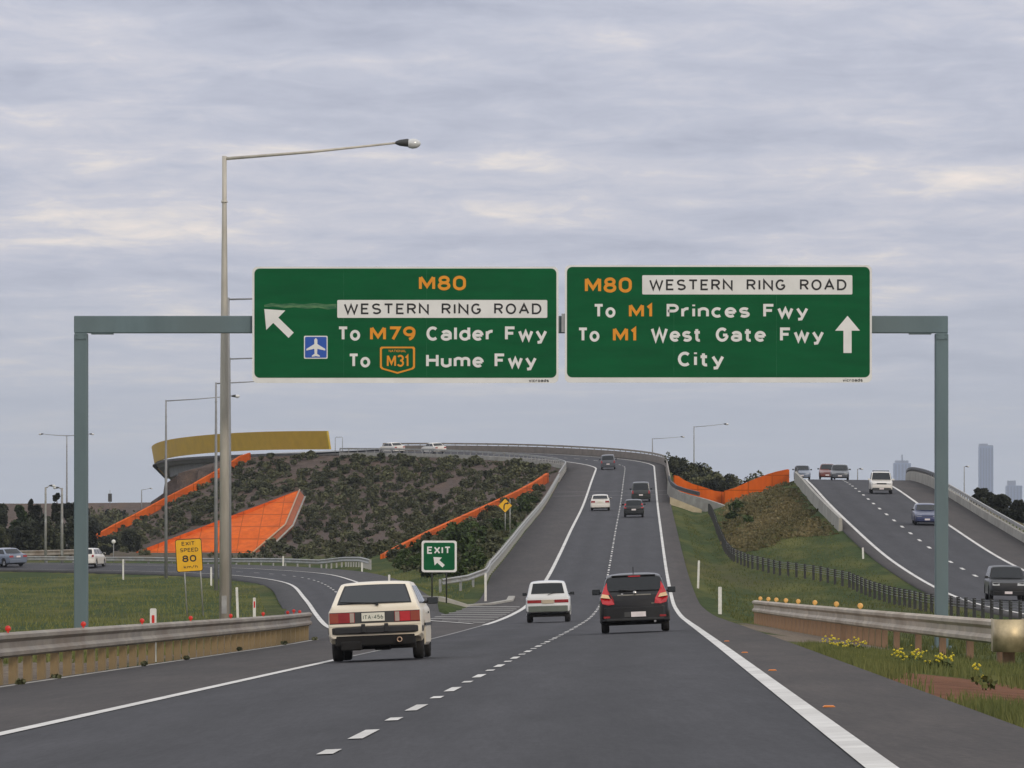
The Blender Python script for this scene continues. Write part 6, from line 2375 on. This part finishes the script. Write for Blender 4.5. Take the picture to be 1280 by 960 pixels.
# bushes on the rise behind the right pair of orange walls
GB = 'bushes on the rise between the carriageways'
for i, (px, Y, yb, s) in enumerate(((841, 742, 574, 1.0), (848, 745, 577, 1.3), (857, 748, 580, 1.5), (866, 748, 585, 1.7), (876, 748, 588, 1.7), (887, 748, 592, 1.7), (898, 748, 596, 1.6), (908, 748, 599, 1.4), (918, 748, 603, 1.2),
                                    (852, 720, 590, 1.4), (864, 715, 595, 1.5), (877, 712, 599, 1.5), (890, 710, 603, 1.5), (902, 708, 606, 1.3), (872, 700, 604, 1.3), (888, 698, 608, 1.2),
                                    (930, 730, 603, 1.2), (940, 726, 598, 1.5), (948, 724, 594, 1.6), (958, 726, 598, 1.2))):
    x = PX(px, Y); g = terrain(x, Y)
    want = -(yb - 645) * Y / F
    h_ = max(want - g, 0)
    me = mesh_only('bush_foliage', *leaf_cloud(800, .22, bush_shape(1.3, 1.3, max(1.0, h_ + 1.2), 8, 800 + i), 820 + i), 'leaf_dark' if i % 2 else 'leaf')
    o = bpy.data.objects.new('bush', me); COL.objects.link(o); o.location = (x, Y, g - .1); o.scale = (s * .75, s * .75, .85)
    tag(o, 'dark green bush on the rise behind the orange walls between the carriageways', 'bush', GB)

# ------------------------------------------------------------------ grass
def blades(name, label, xs, ys, h, wd, m='blade', lean=.35, seed=3, cat='grass'):
    g = np.random.default_rng(seed)
    n = len(xs)
    z = terrain(xs, ys) - .02
    a = g.uniform(0, 6.28, n)
    hh = h * g.uniform(.45, 1.25, n)
    lx, ly = np.cos(a) * lean * hh * g.uniform(.2, 1, n), np.sin(a) * lean * hh * g.uniform(.2, 1, n)
    b = g.uniform(-.9, .9, n)
    wx, wy = np.cos(b) * wd / 2, np.sin(b) * wd / 2
    v = np.stack([np.stack([xs - wx, ys - wy, z], 1), np.stack([xs + wx, ys + wy, z], 1),
                  np.stack([xs + wx * .7 + lx * .5, ys + wy * .7 + ly * .5, z + hh * .6], 1), np.stack([xs + lx, ys + ly, z + hh], 1),
                  np.stack([xs - wx * .7 + lx * .5, ys - wy * .7 + ly * .5, z + hh * .6], 1)], 1).reshape(-1, 3)
    q = np.arange(n * 5).reshape(-1, 5)
    cl = .5 + .5 * np.sin(xs * 1.9 + 1) * np.sin(ys * .6)
    t = np.clip(.2 + .5 * cl + g.normal(0, .2, n), 0, 1)
    o = soup(name, v, q, [M[m]], {'tint': np.repeat(t, 5)})
    return tag(o, label, cat, kind='stuff')


g_ = np.random.default_rng(21)
# verge right of the near carriageway: thick towards the seal, thin over the red soil
n = 60000
ys_ = 36 + 74 * g_.random(n) ** 1.25
ue = g_.exponential(1.5, n) * .9 + g_.random(n) * .25
xs_ = xD(ys_) + 4.75 + .02 + ue
keep = (ue < 8) & ~(soil_mask(xs_, ys_) * 1.1 > g_.random(n))
keep &= ~((ys_ > 112) & (ue < 2.0))
xs_, ys_ = xs_[keep], ys_[keep]
fade = np.clip((ys_ - 36) / 10, .4, 1)
blades('verge_grass', 'rough green grass along the right edge of the road', xs_, ys_, .165, .016)
n = 16000
ys_ = 70 + 160 * g_.random(n) ** 1.2; xs_ = 6.5 + 14 * g_.random(n)
ok = off_road(xs_, ys_, .5) & ((xs_ > 8.9) | (ys_ < 122))
blades('median_grass', 'green grass of the median around the right guardrail', xs_[ok], ys_[ok], .17, .03, seed=5)
n = 26000
ys_ = 120 + 330 * g_.random(n) ** 1.3; xs_ = -1 - 46 * g_.random(n) * (ys_ / 430)
ok = off_road(xs_, ys_, .6)
blades('field_grass', 'green grass of the left field between guardrail and ramp', xs_[ok], ys_[ok], .16, .05, seed=7)
n = 26000
ys_ = 225 + 345 * g_.random(n); xs_ = 8 + 16 * g_.random(n)
ok = off_road(xs_, ys_, .6)
blades('strip_grass', 'mown green grass of the strip right of the main road', xs_[ok], ys_[ok], .13, .05, seed=9)
# weeds in the joint at the foot of the left guardrail
for y in (96, 103, 119, 131, 150, 168, 181):
    q = lb(y) + Vector((.25, 0, 0))
    me = mesh_only('weed_foliage', *leaf_cloud(90, .05, bush_shape(.18, .5, .13, 1, int(y), .1), int(y), up=1), 'leaf')
    o = bpy.data.objects.new('weed', me); COL.objects.link(o); o.location = q
    tag(o, 'small dark weed growing in the joint at the foot of the left guardrail', 'weed', 'weeds under the left guardrail')


# yellow flowering weeds by the right guardrail
def flower_plant(label, px, py, Y, spread, nflo, seed):
    g = np.random.default_rng(seed)
    x = PX(px, Y); gz = terrain(x, Y)
    s_ = F / Y
    ht = -(py - 645) / s_ - gz
    ht = min(max(ht, .25), .9)
    root = empty('flowering_weed', (x, Y, gz)); tag(root, label, 'flower', 'yellow flowering weeds by the right guardrail')
    st = MB(); hd_ = []
    for k in range(nflo):
        a = Vector((g.normal(0, .25) * spread, g.normal(0, .25) * spread, -.02))
        b = Vector((g.normal(0, .5) * spread, g.normal(0, .4) * spread, ht * g.uniform(.55, 1.08)))
        st.tube([a, (a + b) / 2 + Vector((0, 0, .05)), b], [.009, .007, .005], 4)
        hd_.append(b)
    st.build('stem', M['stem'], root)
    v, q, t = leaf_cloud(int(260 * spread), .06, bush_shape(spread * .9, spread * .9, ht * .7, 5, seed), seed, up=1)
    soup('foliage', v, q, [M['blade']], {'tint': t}, parent=root)
    fl = MB()
    for b in hd_:
        for j in range(5):
            o_ = Vector((g.normal(0, .035), g.normal(0, .03), g.normal(0, .03)))
            r = g.uniform(.011, .021)
            n_ = 6
            c0 = b + o_
            vs = [c0 + Vector((0, -.012, .004))] + [c0 + Vector((r * math.cos(2 * math.pi * i / n_), 0.004 * (i % 2), r * math.sin(2 * math.pi * i / n_) * .8)) for i in range(n_)]
            fl.add(vs, [(0, 1 + i, 1 + (i + 1) % n_) for i in range(n_)])
    fl.build('blossom', M['petal'], root)


for lab, px, py, Y, sp_, nf, sd in (
        ('tallest yellow flowering weed, at the edge of the seal in front of the right guardrail', 1049, 803, 103, .28, 12, 1),
        ('yellow flowering weed just right of the tallest one', 1066, 806, 104, .25, 8, 2),
        ('bright yellow flowering weed under the middle of the right guardrail', 1130, 828, 88, .32, 14, 3),
        ('small yellow flowering weed between the last two guardrail posts', 1171, 836, 85, .18, 7, 4),
        ('small lone yellow flowering weed on the red soil at right', 1232, 863, 70, .12, 4, 5)):
    flower_plant(lab, px, py, Y, sp_ * 1.5, int(nf * .9), sd)

# ------------------------------------------------------------------ far city
M['tower'] = mat('tower_glass', (0.13, 0.15, 0.19), (0.10, 0.12, 0.16), .02, .3, .2)
M['tower_b'] = mat('tower_face', (0.10, 0.16, 0.28), None, .02, .5)
M['tower_win'] = mat('tower_windows', (0.05, 0.08, 0.14), None, .02, .2, .2)


def tower(label, px0, px1, pyt, Y, dep, crown=None, gold=False):
    x0, x1 = PX(px0, Y), PX(px1, Y)
    gz = terrain((x0 + x1) / 2, Y)
    root = empty('skyscraper', ((x0 + x1) / 2, Y, gz)); tag(root, label, 'skyscraper', 'skyscrapers of the far city')
    h = -(pyt - 645) * Y / F - gz
    w_ = x1 - x0
    mb = MB(); mb.box((0, 0, h / 2), (w_, dep, h)); mb.build('shaft', M['tower_b'], root)
    for k in range(5):
        wz = MB(); wz.box((-w_ / 2 + w_ * (k + .5) / 5, -dep / 2 - .3, h * .5), (w_ / 5 * .62, .6, h * .97)); wz.build('window', M['tower_win'], root)
    if crown:
        q = MB()
        for (fx0, fx1, hh) in crown: q.box((w_ * (fx0 + fx1) / 2, 0, h + hh / 2), (w_ * (fx1 - fx0), dep * .7, hh))
        q.build('crown', M['tower'], root)
    return root


tower('squat blue-grey skyscraper on the skyline between the white four wheel drive and gantry post', 1117, 1138, 579, 16500, 46, [(-.42, .36, 7), (-.03, .03, 22)])
tower('tallest blue-grey skyscraper right of the gantry post', 1223.5, 1241, 558, 16500, 38, [(-.5, .12, 7), (.12, .5, 3)])
tower('small stepped skyscraper at the right edge of the skyline', 1257.5, 1277, 607, 16500, 40, [(-.42, .1, 13)])

# ------------------------------------------------------------------ air
mb = MB(); mb.box((3000, 9300, 100), (30000, 19600, 460))
hz = mb.build('haze', M.setdefault('haze', bpy.data.materials.new('haze')))
hm = M['haze']; hm.use_nodes = True
t = hm.node_tree
for n_ in list(t.nodes): t.nodes.remove(n_)
pv = N(t, 'ShaderNodeVolumePrincipled')
pv.inputs['Color'].default_value = (.80, .87, 1.0, 1)
pv.inputs['Density'].default_value = 5.0e-5
mo = N(t, 'ShaderNodeOutputMaterial')
t.links.new(pv.outputs[0], mo.inputs['Volume'])
tag(hz, 'thin blue-grey haze over the whole plain', 'haze', kind='stuff')
